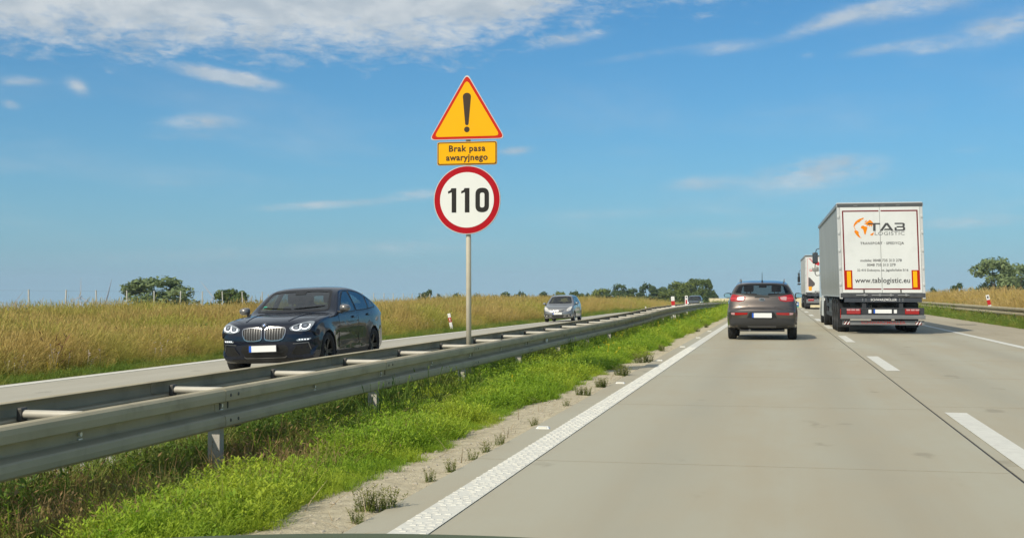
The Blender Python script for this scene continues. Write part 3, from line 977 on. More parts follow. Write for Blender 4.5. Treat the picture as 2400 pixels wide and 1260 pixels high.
        P.append(put(x, y)); S.append(k * g.uniform(.75, 1.12, len(x)) * (.55 + .45 * rise) * (.60 + .60 * vn(x, y, 3.1, 17) + .22 * vn(x, y, .8, 27)))
        # greener, shorter growth low down and in patches
        x, y, g = region(x0, x1, y0, y1, d * .9, int(900 - x0 + y0))
        q = vn(x, y, 2.6, 18)
        k_ = g.random(len(x)) < np.where(x > -14.9, .9, np.where(q > .50, .95, .35))
        x, y = x[k_], y[k_]
        P2.append(put(x, y)); S2.append(k * g.uniform(.6, 1.2, len(x)) * np.where(x > -14.3, .5, 1))
        x, y, g = region(x0, x1, y0, y1, d * .05, int(1200 - x0 + y0))
        P3.append(put(x, y)); S3.append(g.uniform(.7, 1.15, len(x)))
    scatter('golden_meadow', cat(*P), M, cat(*S), .10, 7)
    scatter('meadow_undergrowth', cat(*P2), O, cat(*S2), .14, 8)
    dk = leaf_mat('dock_stalk', (.13, .10, .03), (.19, .12, .045), (.24, .11, .05), .2)
    DK = [blades(6, .12, .5, 1.0, .016, .2, 161 + i, 3, (.22, .035), 5, 'dock_clump', dk) for i in range(3)]
    dg = leaf_mat('dark_weed', (.08, .13, .022), (.15, .21, .035), None, .3)
    DG = [blades(24, .26, .25, .75, .016, .45, 165 + i, 3, None, 6, 'weed_clump', dg) for i in range(2)]
    x, y, g = region(-27, -14.2, 14, 90, .22, 1301)
    scatter('meadow_weeds', put(x, y), DK + DG + DG, g.uniform(.6, 1.05, len(x)), .12, 16)
    scatter('meadow_flowers', cat(*P3), FP + FY, cat(*S3), .1, 9)
    P, S = [], []
    for (y0, y1, d, k) in ((5, 45, 90, .8), (45, 90, 45, 1.1), (90, 140, 16, 1.6)):
        x, y, g = region(-14.2, -13.0, y0, y1, d, 1500 + int(y0))
        k_ = x < -13.12 + .12 * (vn(x, y, .4, 19) - .5)
        P.append(put(x[k_], y[k_])); S.append(k * g.uniform(.5, 1.2, k_.sum()))
    hv = leaf_mat('verge_leaf', (0.10, 0.18, 0.022), (0.20, 0.29, 0.038), None, .3, (0.25, 0.26, 0.05), .8)
    HV = [blades(22, .12, .08, .26, .011, .5, 131 + i, 3, None, 1, 'verge_clump', hv) for i in range(3)]
    scatter('verge_grass', cat(*P), HV, cat(*S), .15, 10)
    # --- right hand verge and field
    P, S, P2, S2 = [], [], [], []
    for (y0, y1, d, k) in ((20, 70, 55, 1.2), (70, 140, 18, 1.7)):
        x, y, g = region(8.5, 10.4, y0, y1, d, 1600 + int(y0))
        P.append(put(x, y)); S.append(k * 1.5 * g.uniform(.6, 1.3, len(x)) * (.5 + .6 * sstep(8.5, 9.1, x)))
    scatter('right_verge_grass', cat(*P), HV, cat(*S), .15, 11)
    for (x0, x1, y0, y1, d, k) in ((9.0, 9.9, 30, 120, 7, .8), (9.7, 22, 30, 90, 16, 1.05), (9.7, 30, 90, 180, 6, 1.25), (22, 36, 50, 110, 6, 1.1)):
        x, y, g = region(x0, x1, y0, y1, d, int(1700 + x0 + y0))
        P2.append(put(x, y)); S2.append(k * g.uniform(.75, 1.15, len(x)) * (.55 + .45 * sstep(9.6, 11.5, x)) * (.75 + .5 * vn(x, y, 1.9, 28)))
    gold2 = leaf_mat('meadow_straw', (0.44, 0.35, 0.10), (0.55, 0.42, 0.13), (0.62, 0.46, 0.18), .3, (0.45, 0.33, .08), .3)
    M2 = [blades(40, .30, .35, 1.0, .011, .35, 171 + i, 3, (.13, .024), 0, 'meadow_clump', gold2) for i in range(3)]
    scatter('right_meadow', cat(*P2), M2, cat(*S2), .1, 12)


vegetation()


# ------------------------------------------------------------------ weeds that can be counted
def weeds():
    wm = leaf_mat('weed_leaf', (0.11, 0.155, 0.026), (0.21, 0.26, 0.05), (0.25, 0.25, 0.07), .3)
    protos = []
    for i in range(4):
        protos.append((blades(20 + 4 * i, .06, .08, .19, .008, .25, 201 + i, 3, None, 18, 'stems', wm)))
    spots = [((882, 1190), 1.15, 'bushy green weed tuft growing at the concrete edge, second from the bottom of the photo'), ((838, 1218), .8, 'small green weed at the concrete edge, lowest in the photo'),
             ((1008, 1120), .75, 'thin upright weed on the sand strip, third from the near end'), ((1057, 1098), .8, 'upright weed beside the concrete edge, just before the tight row of three'),
             ((1108, 1070), .8, 'first tuft in a tight row of weeds near the nearest road stud'), ((1140, 1052), .85, 'middle tuft in a tight row of weeds near the nearest road stud'),
             ((1173, 1036), .8, 'last tuft in a tight row of weeds near the nearest road stud'), ((1252, 990), .7, 'single small weed beside the nearest road stud'),
             ((1326, 946), .7, 'small round weed between the first and second road stud'), ((1367, 922), .9, 'dark weed on the sand, just ahead of a matching tuft, before the second stud'),
             ((1408, 904), 1.0, 'wide low weed level with the second road stud'), ((1458, 878), 1.3, 'broad weed tuft just past the second road stud'),
             ((1508, 846), 1.7, 'largest weed clump on the sand, level with the third road stud'), ((1550, 820), 1.1, 'low weed past the largest clump on the sand'),
             ((1630, 776), 1.2, 'small far weed by the edge line, left of the brown car'), ((1655, 765), 1.1, 'farthest small weed by the edge line, left of the brown car')]
    for i, ((px, py), s, lab) in enumerate(spots):
        p = pix(px, py)
        t = thing('weed', lab, 'weed', (p[0], p[1], terrain(p[0], p[1]) + .0), i * 1.3, 'weeds along the concrete edge')
        s *= .80; t.scale = (s, s, s)
        ob('stems', protos[i % 4], t)
        if s > .72: ob('stems', protos[(i + 1) % 4], t, (.07, .05, 0)); ob('stems', protos[(i + 2) % 4], t, (-.06, -.05, 0), (0, 0, 2))


CM = cam.rotation_euler.to_matrix()


def pix_dir(px, py):
    return CM @ Vector(((px - 1200) / F, (630 - py) / F, -1))


def pix(px, py, z=0.0):
    """the point at height z that the photograph shows at this pixel: used once, to read positions off"""
    d = pix_dir(px, py); t = (z - 1.3) / d.z
    return Vector((0, 0, 1.3)) + d * t


def pixy(px, py, Y):
    d = pix_dir(px, py); return Vector((0, 0, 1.3)) + d * (Y / d.y)


weeds()


# ------------------------------------------------------------------ trees
def tree_meshes(h, w, seed, leaf, trunk_h=.2, n_blob=26, n_leaf=3000, ls=.32, flat=1.0):
    g = np.random.default_rng(seed)
    tm = mat('bark', (0.10, 0.08, 0.06), .9, var=.3, vscale=6)
    # blobs inside an uneven crown
    B = []
    for i in range(n_blob):
        a = g.uniform(0, 2 * math.pi); t = g.uniform(0, 1) ** .8; zz = h * (trunk_h + (1 - trunk_h) * t * .93)
        rr = w / 2 * (math.sin(math.pi * (0.12 + .80 * t)) ** .65) * math.sqrt(g.uniform(.1, 1)) * .82
        B.append((rr * math.cos(a), rr * math.sin(a), zz, g.uniform(.10, .22) * w * (1.05 - .35 * t)))
    B = np.array(B); B = B[np.argsort(B[:, 2])]
    tr = MB()
    fork = h * (trunk_h + .08)
    tr.tube((0, 0, -.6), (0.03 * w, 0, fork), .035 * h, .022 * h, 8)
    for b in B[g.choice(len(B), 9, replace=False)]:
        mid = Vector((b[0] * .45, b[1] * .45, fork + (b[2] - fork) * .55)); tr.tube((0.03 * w, 0, fork), mid, .016 * h, .010 * h, 6); tr.tube(mid, b[:3], .010 * h, .004 * h, 6)
    c = g.choice(len(B), n_leaf, p=B[:, 3] ** 2 / (B[:, 3] ** 2).sum())
    d = g.normal(size=(n_leaf, 3)); d /= np.linalg.norm(d, axis=1)[:, None]
    r = B[c, 3] * (0.55 + .5 * g.random(n_leaf)) * (1 + .25 * g.normal(size=n_leaf) * .5)
    p = B[c, :3] + d * r[:, None] * np.array([1, 1, .8 * flat])
    p[:, 2] = np.maximum(p[:, 2], h * .06)
    nrm = d + g.normal(0, .55, (n_leaf, 3)); nrm /= np.linalg.norm(nrm, axis=1)[:, None]
    u = np.cross(nrm, g.normal(size=(n_leaf, 3))); u /= np.linalg.norm(u, axis=1)[:, None]; v2 = np.cross(nrm, u)
    s = ls * g.uniform(.55, 1.25, n_leaf)[:, None]
    q = np.stack([p - u * s, p - v2 * s * .55 + nrm * s * .1, p + u * s, p + v2 * s * .55 + nrm * s * .1], 1).reshape(-1, 3)
    f = np.arange(n_leaf * 4).reshape(-1, 4)
    cm = mesh_from('crown', q, f, leaf)
    rvb = g.random(len(B))[c] * .6 + g.random(n_leaf) * .4
    add_attr(cm, 'rv', np.repeat(rvb, 4)); add_attr(cm, 'h', np.repeat(g.random(n_leaf), 4))
    tmo = tr.obj('trunk', tm); tme = tmo.data; bpy.data.objects.remove(tmo)
    return tme, cm


def trees():
    la = leaf_mat('leaf_dark', (0.050, 0.085, 0.026), (0.120, 0.165, 0.045), None, .22)
    lb = leaf_mat('leaf_mid', (0.080, 0.125, 0.026), (0.200, 0.240, 0.052), None, .25)
    lc = leaf_mat('leaf_grey', (0.11, 0.170, 0.070), (0.230, 0.290, 0.120), None, .22)
    D = [tree_meshes(8, 7.5, 301, la), tree_meshes(7, 7.5, 302, la, .1), tree_meshes(9, 8, 303, la, .12)]
    Mm = [tree_meshes(8, 8, 311, lb, .08, 34, 3600), tree_meshes(6, 8, 312, lb, .05, 30, 3200), tree_meshes(9, 9, 313, lb, .08, 40, 4200)]
    Gy = [tree_meshes(9, 9, 321, lc, .1, 46, 5200, .3), tree_meshes(5, 6, 322, lc, .08)]
    # photograph: crown left edge, right edge, top; distance; kind; label
    T = [(298, 432, 652, 150, Gy[0], 'broad grey green tree standing alone behind the meadow fence on the left'),
         (500, 580, 679, 160, Mm[1], 'low round bush behind the meadow fence, between the lone tree and the dark SUV'),
         (983, 1018, 680, 260, D[0], 'small round dark tree just right of the dark SUV, alone on the skyline'),
         (1018, 1036, 690, 270, D[1], 'tiny bush next to the small round dark tree left of the sign pole'),
         (1052, 1088, 689, 270, D[1], 'small dark bush on the skyline just left of the sign pole'),
         (1106, 1132, 689, 270, D[1], 'small dark bush on the skyline just right of the sign pole'),
         (1140, 1168, 692, 290, D[2], 'low dark tree between the sign pole and the silver hatchback, first of four'),
         (1163, 1205, 686, 300, D[1], 'flat topped dark tree between the sign pole and the silver hatchback, second of four'),
         (1196, 1212, 690, 300, D[0], 'narrow dark tree between the sign pole and the silver hatchback, third of four'),
         (1208, 1234, 684, 300, D[0], 'round dark tree between the sign pole and the silver hatchback, fourth of four'),
         (1256, 1291, 685, 300, D[1], 'dome shaped dark tree behind the left front of the silver hatchback'),
         (1288, 1302, 690, 310, D[0], 'small dark tree showing above the roof of the silver hatchback, leftmost'),
         (1300, 1326, 684, 310, Mm[0], 'lighter green tree showing above the roof of the silver hatchback'),
         (1334, 1372, 683, 310, D[0], 'dark tree directly right of the roof of the silver hatchback'),
         (1370, 1386, 687, 315, D[1], 'small dark tree in the gap right of the silver hatchback'),
         (1382, 1428, 677, 300, Mm[1], 'yellowish green broad tree at the left end of the far wood'),
         (1428, 1475, 667, 310, D[2], 'tall dark tree in the far wood, left of a dip in its outline'),
         (1470, 1502, 676, 330, D[1], 'lower dark tree filling the dip of the far wood'),
         (1496, 1538, 665, 320, D[0], 'peaked dark green tree in the middle of the far wood'),
         (1530, 1576, 674, 330, D[1], 'wide dark tree in the far wood above the first red and white post'),
         (1558, 1592, 668, 320, D[2], 'dark tree beside the biggest crown of the far wood, on its left'),
         (1570, 1625, 661, 300, Mm[0], 'mid green tree in front of the biggest crowns of the far wood'),
         (1605, 1652, 654, 310, Mm[2], 'highest crown of the far wood, above the distant dark car'),
         (1630, 1672, 655, 300, Mm[2], 'last big crown at the right end of the far wood'),
         (1648, 1680, 684, 290, D[1], 'low dark bush at the right foot of the far wood'),
         (1396, 1446, 689, 295, D[1], 'low dark bush at the foot of the far wood, below the yellowish broad tree'),
         (1446, 1500, 688, 295, D[1], 'low dark bush at the foot of the far wood, under the dip in its outline'),
         (1490, 1556, 685, 300, D[2], 'low dark bush at the foot of the far wood, under the peaked tree'),
         (1545, 1606, 683, 292, Mm[1], 'green bush at the foot of the far wood, behind the solid red post'),
         (1596, 1640, 687, 290, Mm[0], 'green bush at the foot of the far wood, just left of the distant dark car'),
         (2286, 2382, 607, 220, Gy[0], 'large grey green tree in the right hand field at the edge of the photo'),
         (2345, 2440, 622, 230, Gy[0], 'grey green tree cut off by the right edge of the photo'),
         (2226, 2258, 664, 260, D[0], 'small dark tree in the right hand field, between the truck and large tree'),
         (2176, 2194, 674, 270, D[1], 'dark bush showing right behind the rear edge of the white truck'),
         (2204, 2222, 682, 290, D[1], 'tiny dark bush right of the truck, before the small dark tree')]
    for i, (x0, x1, yt, Y, (tm, cm), lab) in enumerate(T):
        c = pixy((x0 + x1) / 2, yt, Y); W = (pixy(x1, yt, Y) - pixy(x0, yt, Y)).length * 1.0
        zg = float(terrain(c.x, c.y)); hh = c.z - zg
        t = thing('tree', lab, 'tree', (c.x, c.y, zg), i * 2.1, 'trees on the skyline')
        co = np.empty(len(cm.vertices) * 3, np.float32); cm.vertices.foreach_get('co', co); co = co.reshape(-1, 3)
        W *= 1.12; pz = np.percentile(co[:, 2], 99.5); pw = np.percentile(np.abs(co[:, 0]), 98) * 2
        t.scale = (W / pw, W / pw, hh / pz)
        ob('trunk', tm, t); ob('crown', cm, t)


trees()


# ------------------------------------------------------------------ fences, turbines, far wall
def fences():
    pm = mat('fence_post_pale', (0.50, 0.49, 0.44), .7, var=.1, vscale=2); wm = mat('fence_wire', (0.45, 0.46, 0.46), .5, .4)
    t = thing('field_fence', 'row of pale thin posts with wire behind the golden meadow on the left', 'fence')
    pmesh = MB().box(-.028, .028, -.028, .028, -.9, 1.9, .004).obj('fence_post', pm, t); me = pmesh.data
    top = []
    for k in range(46):
        y = 37.6 + 3.0 * k; x = -34.0; z = -.42 - .012 * k
        tilt = (random.uniform(-.05, .05), random.uniform(-.05, .05), 0)
        o = pmesh if k == 0 else ob('fence_post', me, t)
        o.location = (x, y, z); o.rotation_euler = tilt
        top.append(Vector((x, y, z)))
    mb = MB()
    for hgt in (1.85, 1.3): mb.path([p + Vector((0, 0, hgt)) for p in top], .003, 4)
    mb.obj('fence_wire', wm, t)
    t = thing('field_fence', 'row of pale thin posts in front of the trees in the right hand field', 'fence')
    top = []
    o0 = None
    for k in range(26):
        y = 62 + 3.6 * k; x = 24.5; z = float(terrain(x, y))
        o = ob('fence_post', me, t, (x, y, z - .15), (random.uniform(-.05, .05), random.uniform(-.05, .05), 0)); top.append(Vector((x, y, z - .15)))
    mb = MB()
    for hgt in (1.85, 1.3): mb.path([p + Vector((0, 0, hgt)) for p in top], .003, 4)
    mb.obj('fence_wire', wm, t)


fences()


def turbines():
    wm = mat('turbine_haze_grey', (0.40, 0.43, 0.46), .5)  # grey stands in for distance haze: the fade is put into the colour
    def blade():
        mb = MB(); L = 46
        for a, b, w0, w1 in ((0, 4, 1.6, 2.6), (4, 14, 3.4, 3.2), (14, 46, 3.2, .7)):
            mb.add([(-w0 * .4, -.4, a), (w0 * .6, -.4, a), (w0 * .6, .4, a), (-w0 * .4, .4, a), (-w1 * .4, -.2, b), (w1 * .6, -.2, b), (w1 * .6, .2, b), (-w1 * .4, .2, b)],
                   [(0, 3, 2, 1), (4, 5, 6, 7), (0, 1, 5, 4), (1, 2, 6, 5), (2, 3, 7, 6), (3, 0, 4, 7)])
        return mb
    first = None
    for (px, py, Y, a0, yaw, lab) in ((189, 695, 2700, 2, 20, 'wind turbine with one blade pointing straight up, far behind the meadow'),
                                (24, 722, 2500, 35, 35, 'wind turbine whose single pale blade tip shows at the far left edge'),
                                (241, 716, 1900, 18, 70, 'wind turbine with a thick white blade tip rising from the meadow top'),
                                (500, 696, 2600, -38, 10, 'wind turbine with a thin dark blade leaning left beside the low round bush')):
        c = pixy(px, py, Y); zg = float(terrain(c.x, c.y))
        t = thing('wind_turbine', lab, 'wind turbine', (c.x, c.y, zg), R(yaw), 'far wind turbines')
        h = c.z - zg
        MB().tube((0, 0, -2), (0, 0, h), 2.1, 1.2, 16).obj('tower', wm, t, smooth=True)
        MB().box(-2, 2, -3, 8, h - 2, h + 2, .6).obj('nacelle', wm, t)
        MB().lathe([(0, -6.5), (1.4, -5.6), (2, -3.2), (2, -3)], 16, 'y', (0, 0, h)).obj('hub', wm, t, smooth=True)
        for k in range(3):
            if first is None: o = blade().obj('blade', wm, t); first = o.data
            else: o = ob('blade', first, t)
            o.location = (0, -4.6, h); o.rotation_euler = (0, R(a0 + 120 * k), 0)


turbines()


def far_wall():
    cm = mat('barrier_cream', (0.66, 0.58, 0.36), .8, var=.06, vscale=.6); pm = mat('barrier_post', (0.50, 0.46, 0.33), .7)
    t = thing('noise_barrier', 'long low cream noise barrier across the far end of the motorway', 'noise barrier', (0, 262, 0))
    z = float(terrain(-10, 262)); a = pixy(1662, 699, 262); b = pixy(1885, 695.5, 262)
    top = lambda x: a.z + (b.z - a.z) * (x - a.x) / (b.x - a.x)
    x = a.x; pan = None
    k = 0
    while x < 30:
        zz = top(x + 2) + (.15 if k % 3 == 1 else 0)
        MB().box(x + .06, x + 3.94, -.08, .08, z - .6, zz, .02).obj('panel', cm, t)
        MB().box(x - .06, x + .06, -.12, .12, z - .6, zz + .08).obj('post', pm, t)
        x += 4.0; k += 1
    # blue direction sign on two legs in front of it
    s = thing('road_sign', 'small blue sign with a green lower strip far ahead between brown car and truck', 'road sign', (0, 232, 0))
    c = pixy(1868, 714, 232); zg = float(terrain(c.x, 232)); s.location = (c.x, 232, zg)
    h = c.z - zg
    MB().box(-.33, .33, -.02, .02, h - .22, h + .50, .01).obj('sign_board', mat('sign_blue', (.02, .13, .45), .5), s)
    MB().box(-.33, .33, -.02, .02, h - .46, h - .225, .01).obj('lower_strip', mat('sign_green', (.05, .30, .14), .5), s)
    MB().box(-.22, .22, -.026, -.021, h + .05, h + .25).obj('symbol', mat('sign_white', (.8, .8, .76), .45), s)
    MB().tube((-.25, .05, -.4), (-.25, .05, h + .4), .04).tube((.25, .05, -.4), (.25, .05, h + .4), .04).obj('sign_legs', STEEL_L, s)


far_wall()
# ================================================================== CARS
def catmull(P, closed, step):
    """dense curve through rows of P (first two columns are the plane)"""
    P = np.asarray(P, float); n = len(P); out = []
    for i in range(n if closed else n - 1):
        p0, p1, p2, p3 = P[(i - 1) % n], P[i], P[(i + 1) % n], P[(i + 2) % n]
        if not closed:
            if i == 0: p0 = 2 * p1 - p2
            if i == n - 2: p3 = 2 * p2 - p1
        k = max(1, int(round(np.linalg.norm((p2 - p1)[:2]) / step)))
        # centripetal-ish tension keeps corners tight
        d1, d2, d3 = [max(1e-6, np.linalg.norm((b - a)[:2])) ** .5 for a, b in ((p0, p1), (p1, p2), (p2, p3))]
        m1 = (p1 - p0) / d1 - (p2 - p0) / (d1 + d2) + (p2 - p1) / d2; m2 = (p2 - p1) / d2 - (p3 - p1) / (d2 + d3) + (p3 - p2) / d3
        m1, m2 = m1 * d2, m2 * d2
        for j in range(k):
            t = j / k; a = 2 * t ** 3 - 3 * t ** 2 + 1; b = t ** 3 - 2 * t ** 2 + t; c = -2 * t ** 3 + 3 * t ** 2; d = t ** 3 - t ** 2
            out.append(a * p1 + b * m1 + c * p2 + d * m2)
    if not closed: out.append(P[-1])
    return np.array(out)


def shell(outline, S, spine, step=.05, nth=9, ks=(.05, .11, .18, .26, .35, .45, .56, .68, .82, 1.0)):
    """outline rows: y, z, inset c, roundness n; going up the front, over the roof, down the rear, back along the floor.
    Half the surface runs from the middle plane to the side edge, the other from there to the spine line on the flank."""
    O = catmull(outline, True, step); n = len(O)
    T = np.roll(O[:, :2], -2, 0) - np.roll(O[:, :2], 2, 0); T /= np.linalg.norm(T, axis=1)[:, None]
    N = np.stack([T[:, 1], -T[:, 0]], -1)          # to the right of travel: inwards
    for _ in range(2): N = (np.roll(N, 1, 0) + 2 * N + np.roll(N, -1, 0)) / 4
    rows = []
    for th in np.linspace(0, 1, nth + 1):
        a = th * math.pi / 2; e = 2 / O[:, 3]
        u = math.sin(a) ** e; ins = O[:, 2] * (1 - max(math.cos(a), 0) ** e)
        p = O[:, :2] + N * ins[:, None]
        rows.append(np.stack([u * S(p[:, 0], p[:, 1]), p[:, 0], p[:, 1]], -1))
    e0 = p
    sp = spine(e0)
    for k in ks:
        p = e0 + (sp - e0) * k
        rows.append(np.stack([S(p[:, 0], p[:, 1]), p[:, 0], p[:, 1]], -1))
    R_ = np.array(rows); m = len(R_)                  # m x n x 3
    v = list(R_[0]); idx = np.zeros((m, n, 2), int); idx[0, :, 0] = idx[0, :, 1] = np.arange(n)
    for r in range(1, m):
        for sd in (0, 1):
            idx[r, :, sd] = np.arange(len(v), len(v) + n)
            q = R_[r].copy()
            if sd: q[:, 0] *= -1
            v += list(q)
    f = []
    for r in range(m - 1):
        for i in range(n):
            j = (i + 1) % n
            a = idx[r, i, 0], idx[r, j, 0], idx[r + 1, j, 0], idx[r + 1, i, 0]; f.append(a)
            b = idx[r, j, 1], idx[r, i, 1], idx[r + 1, i, 1], idx[r + 1, j, 1]; f.append(b)
    f = [tuple(int(t) for t in q) for q in f]
    bm = bmesh.new()
    bv = [bm.verts.new(p) for p in v]
    for q in f:
        try: bm.faces.new([bv[t] for t in q])
        except ValueError: pass
    bmesh.ops.remove_doubles(bm, verts=bm.verts, dist=.0015)
    bmesh.ops.dissolve_degenerate(bm, dist=.0008, edges=bm.edges)
    # close the seam along the spine on both flanks
    bmesh.ops.holes_fill(bm, edges=[e for e in bm.edges if e.is_boundary], sides=0)
    bmesh.ops.recalc_face_normals(bm, faces=bm.faces)
    return bm


def bm_obj(bm, name, m=None):
    me = bpy.data.meshes.new(name); bm.to_mesh(me)
    if m: me.materials.append(m)
    return bpy.data.objects.new(name, me)


def cut(bm, cutters):
    """boolean difference; returns a mesh"""
    base = bm_obj(bm, 'base'); COL.objects.link(base)
    tmp = []
    for c in cutters:
        o = bm_obj(c, 'cutter'); COL.objects.link(o); tmp.append(o)
        md = base.modifiers.new('cut', 'BOOLEAN'); md.operation = 'DIFFERENCE'; md.solver = 'MANIFOLD'; md.object = o
    dg = bpy.context.evaluated_depsgraph_get(); dg.update()
    me = bpy.data.meshes.new_from_object(base.evaluated_get(dg))
    for o in tmp + [base]: bpy.data.objects.remove(o)
    return me


def prism_bm(poly, fr, h0, h1):
    mb = MB().prism(poly, fr, h0, h1); bm = bmesh.new(); vs = [bm.verts.new(p) for p in mb.v]
    for q in mb.f: bm.faces.new([vs[i] for i in q])
    bmesh.ops.triangulate(bm, faces=[f for f in bm.faces if len(f.verts) > 4])
    bmesh.ops.recalc_face_normals(bm, faces=bm.faces)
    return bm


def inside(poly, p):
    c = False; n = len(poly); x, y = p; j = n - 1
    for i in range(n):
        if (poly[i][1] > y) != (poly[j][1] > y) and x < (poly[j][0] - poly[i][0]) * (y - poly[i][1]) / (poly[j][1] - poly[i][1]) + poly[i][0]: c = not c
        j = i
    return c


AX = {'f': (lambda a, b: (a, -6, b), (0, 1, 0)), 'r': (lambda a, b: (a, 12, b), (0, -1, 0)), 's': (lambda a, b: (4, a, b), (-1, 0, 0)), 't': (lambda a, b: (a, b, 6), (0, 0, -1))}


def patch(body, poly, ax, off, thick=.012, res=.05, hole=None, push=0.0):
    """a piece laid on the body's surface: polygon seen along an axis -> vertices, faces"""
    P = []
    def dense(pl):
        o = []
        for a, b in zip(pl, pl[1:] + pl[:1]):
            k = max(1, int(math.ceil(math.dist(a, b) / res)))
            o += [(a[0] + (b[0] - a[0]) * t / k, a[1] + (b[1] - a[1]) * t / k) for t in range(k)]
        return o
    o = dense([tuple(p) for p in poly]); n = len(o); P = list(o); E = [(i, (i + 1) % n) for i in range(n)]
    if hole:
        h = dense([tuple(p) for p in hole]); k = len(P); P += h; E += [(k + i, k + (i + 1) % len(h)) for i in range(len(h))]
    xs = [p[0] for p in o]; ys = [p[1] for p in o]
    base = list(P)
    for gx_ in np.arange(min(xs) + res / 2, max(xs), res):
        for gy_ in np.arange(min(ys) + res / 2, max(ys), res):
            q = (float(gx_), float(gy_))
            if inside(o, q) and not (hole and inside(h, q)) and min((q[0] - b[0]) ** 2 + (q[1] - b[1]) ** 2 for b in base) > (res * .45) ** 2: P.append(q)
    co, ed, fa, *_ = delaunay_2d_cdt([Vector(p) for p in P], E, [], 0, 1e-5)
    tr = []
    for q in fa:
        c = sum((co[i] for i in q), Vector((0, 0))) / len(q)
        if inside(o, c) and not (hole and inside(h, c)): tr.append(tuple(q))
    org, d = AX[ax]; d = Vector(d); v, nn = [], []
    for c in co:
        hit, nr, _i, _d = body.ray_cast(Vector(org(c.x, c.y)), d)
        if hit is None:
            q = Vector(org(c.x, c.y)); q = q + d * (4 if ax != 't' else 4.5)
            hit, nr, _i, _d = body.find_nearest(q)
        if nr.dot(d) > 0: nr = -nr
        nr = (nr - d * .25).normalized()
        v.append(hit + nr * off + d * push); nn.append(nr)
    # smooth the offset direction is not needed at this size; build front, rim
    cnt = {}
    for t in tr:
        for i in range(3):
            e = (t[i], t[(i + 1) % 3]); cnt[e] = cnt.get(e, 0) + 1
    used = sorted({i for t in tr for i in t}); mp = {i: k for k, i in enumerate(used)}
    V2 = [tuple(v[i]) for i in used]; F2 = [tuple(mp[i] for i in t) for t in tr]
    bd = [e for e in cnt if (e[1], e[0]) not in cnt]
    if thick:
        bi = sorted({i for e in bd for i in e}); bmx = {i: len(V2) + k for k, i in enumerate(bi)}
        V2 += [tuple(v[i] - nn[i] * thick) for i in bi]
        F2 += [(mp[b], mp[a], bmx[a], bmx[b]) for a, b in bd]
    return V2, F2


def put_patch(name, body, poly, ax, off, m, parent, thick=.012, res=.05, hole=None, mirror=False, both=True, push=0.0, smooth=True):
    """adds the piece; with mirror its twin on the other flank too"""
    v, f = patch(body, poly, ax, off, thick, res, hole, push)
    outs = []
    for sgn in ((1, -1) if mirror else (1,)):
        vv = [(p[0] * sgn, p[1], p[2]) for p in v]; ff = f if sgn > 0 else [q[::-1] for q in f]
        me = mesh_from(name, vv, ff, m, smooth)
        fix_normals(me, ax, sgn)
        outs.append(ob(name, me, parent if not isinstance(parent, (list, tuple)) else parent[len(outs)]))
    return outs


def fix_normals(me, ax, sgn):
    d = Vector(AX[ax][1]); d = Vector((d.x * sgn, d.y, d.z))
    s = sum(p.normal.dot(d) * p.area for p in me.polygons)
    bm = bmesh.new(); bm.from_mesh(me)
    if s > 0: bmesh.ops.reverse_faces(bm, faces=bm.faces)
    for e in bm.edges:
        if len(e.link_faces) == 2 and e.calc_face_angle(0) > R(40): e.smooth = False
    bm.to_mesh(me); bm.free()


def grow(poly, w):
    """offset a 2D polygon outwards"""
    n = len(poly); A = sum(poly[i][0] * poly[(i + 1) % n][1] - poly[(i + 1) % n][0] * poly[i][1] for i in range(n)); sg = 1 if A > 0 else -1
    out = []
    for i in range(n):
        a, b, c = Vector(poly[i - 1]), Vector(poly[i]), Vector(poly[(i + 1) % n])
        u, w2 = (b - a), (c - b)
        if u.length < 1e-7 or w2.length < 1e-7: continue
        n1 = Vector((u.y, -u.x)).normalized() * sg; n2 = Vector((w2.y, -w2.x)).normalized() * sg
        k = n1 + n2; k = k / max(.35, k.length_squared / 2)
        out.append(tuple(b + k * w))
    return out


def make_wheel(parent, pos, sgn, r, w, rimr, spokes, rim_m, twin=True, cache={}):
    key = (r, w, rimr, spokes, rim_m.name)
    if key not in cache:
        tyre = MB(); h = w / 2
        tyre.lathe([(rimr - .01, -h * .86), (rimr + .02, -h * .98), (r - .06, -h * 1.02), (r - .02, -h * .94), (r, -h * .72), (r, h * .72), (r - .02, h * .94), (r - .06, h * 1.02), (rimr + .02, h * .98), (rimr - .01, h * .86), (rimr - .012, -h * .86)], 40, 'x')
        t = tyre.obj('wheel', mat('tyre_rubber', (.012, .012, .012), .85, bump=.2, bscale=60), None, angle=50); tm = t.data; bpy.data.objects.remove(t)
        rim = MB()
        rim.lathe([(rimr, h * .84), (rimr - .015, h * .86), (rimr - .03, h * .70), (rimr - .035, -h * .6)], 40, 'x')
        rim.lathe([(0, h * .62), (.05, h * .62), (.065, h * .52), (.065, h * .2)], 20, 'x')
        for k in range(spokes):
            a0 = 2 * math.pi * k / spokes
            for da in ((-.13, .13) if twin else (0,)):
                a = a0 + da; c, s = math.cos(a), math.sin(a); tx, tz = -s, c
                w0, w1 = (.022, .016) if twin else (.035, .026)
                pts = []
                for rr, ww, hx in ((.045, w0, h * .56), (rimr - .022, w1, h * .78)):
                    for q in (-1, 1):
                        pts += [(hx, rr * c + q * ww * tx, rr * s + q * ww * tz), (hx - .05, rr * c + q * ww * tx, rr * s + q * ww * tz)]
                rim.add(pts, [(0, 2, 6, 4), (0, 4, 5, 1), (2, 3, 7, 6), (1, 5, 7, 3)])
        rim.lathe([(0, -h * .3), (rimr - .03, -h * .3)], 24, 'x')
        q = rim.obj('rim', rim_m, None, angle=35); rm = q.data; bpy.data.objects.remove(q)
        cache[key] = (tm, rm)
    tm, rm = cache[key]
    o = ob('wheel', tm, parent, pos, (0, 0, 0 if sgn > 0 else math.pi)); ob('rim', rm, o)
    return o


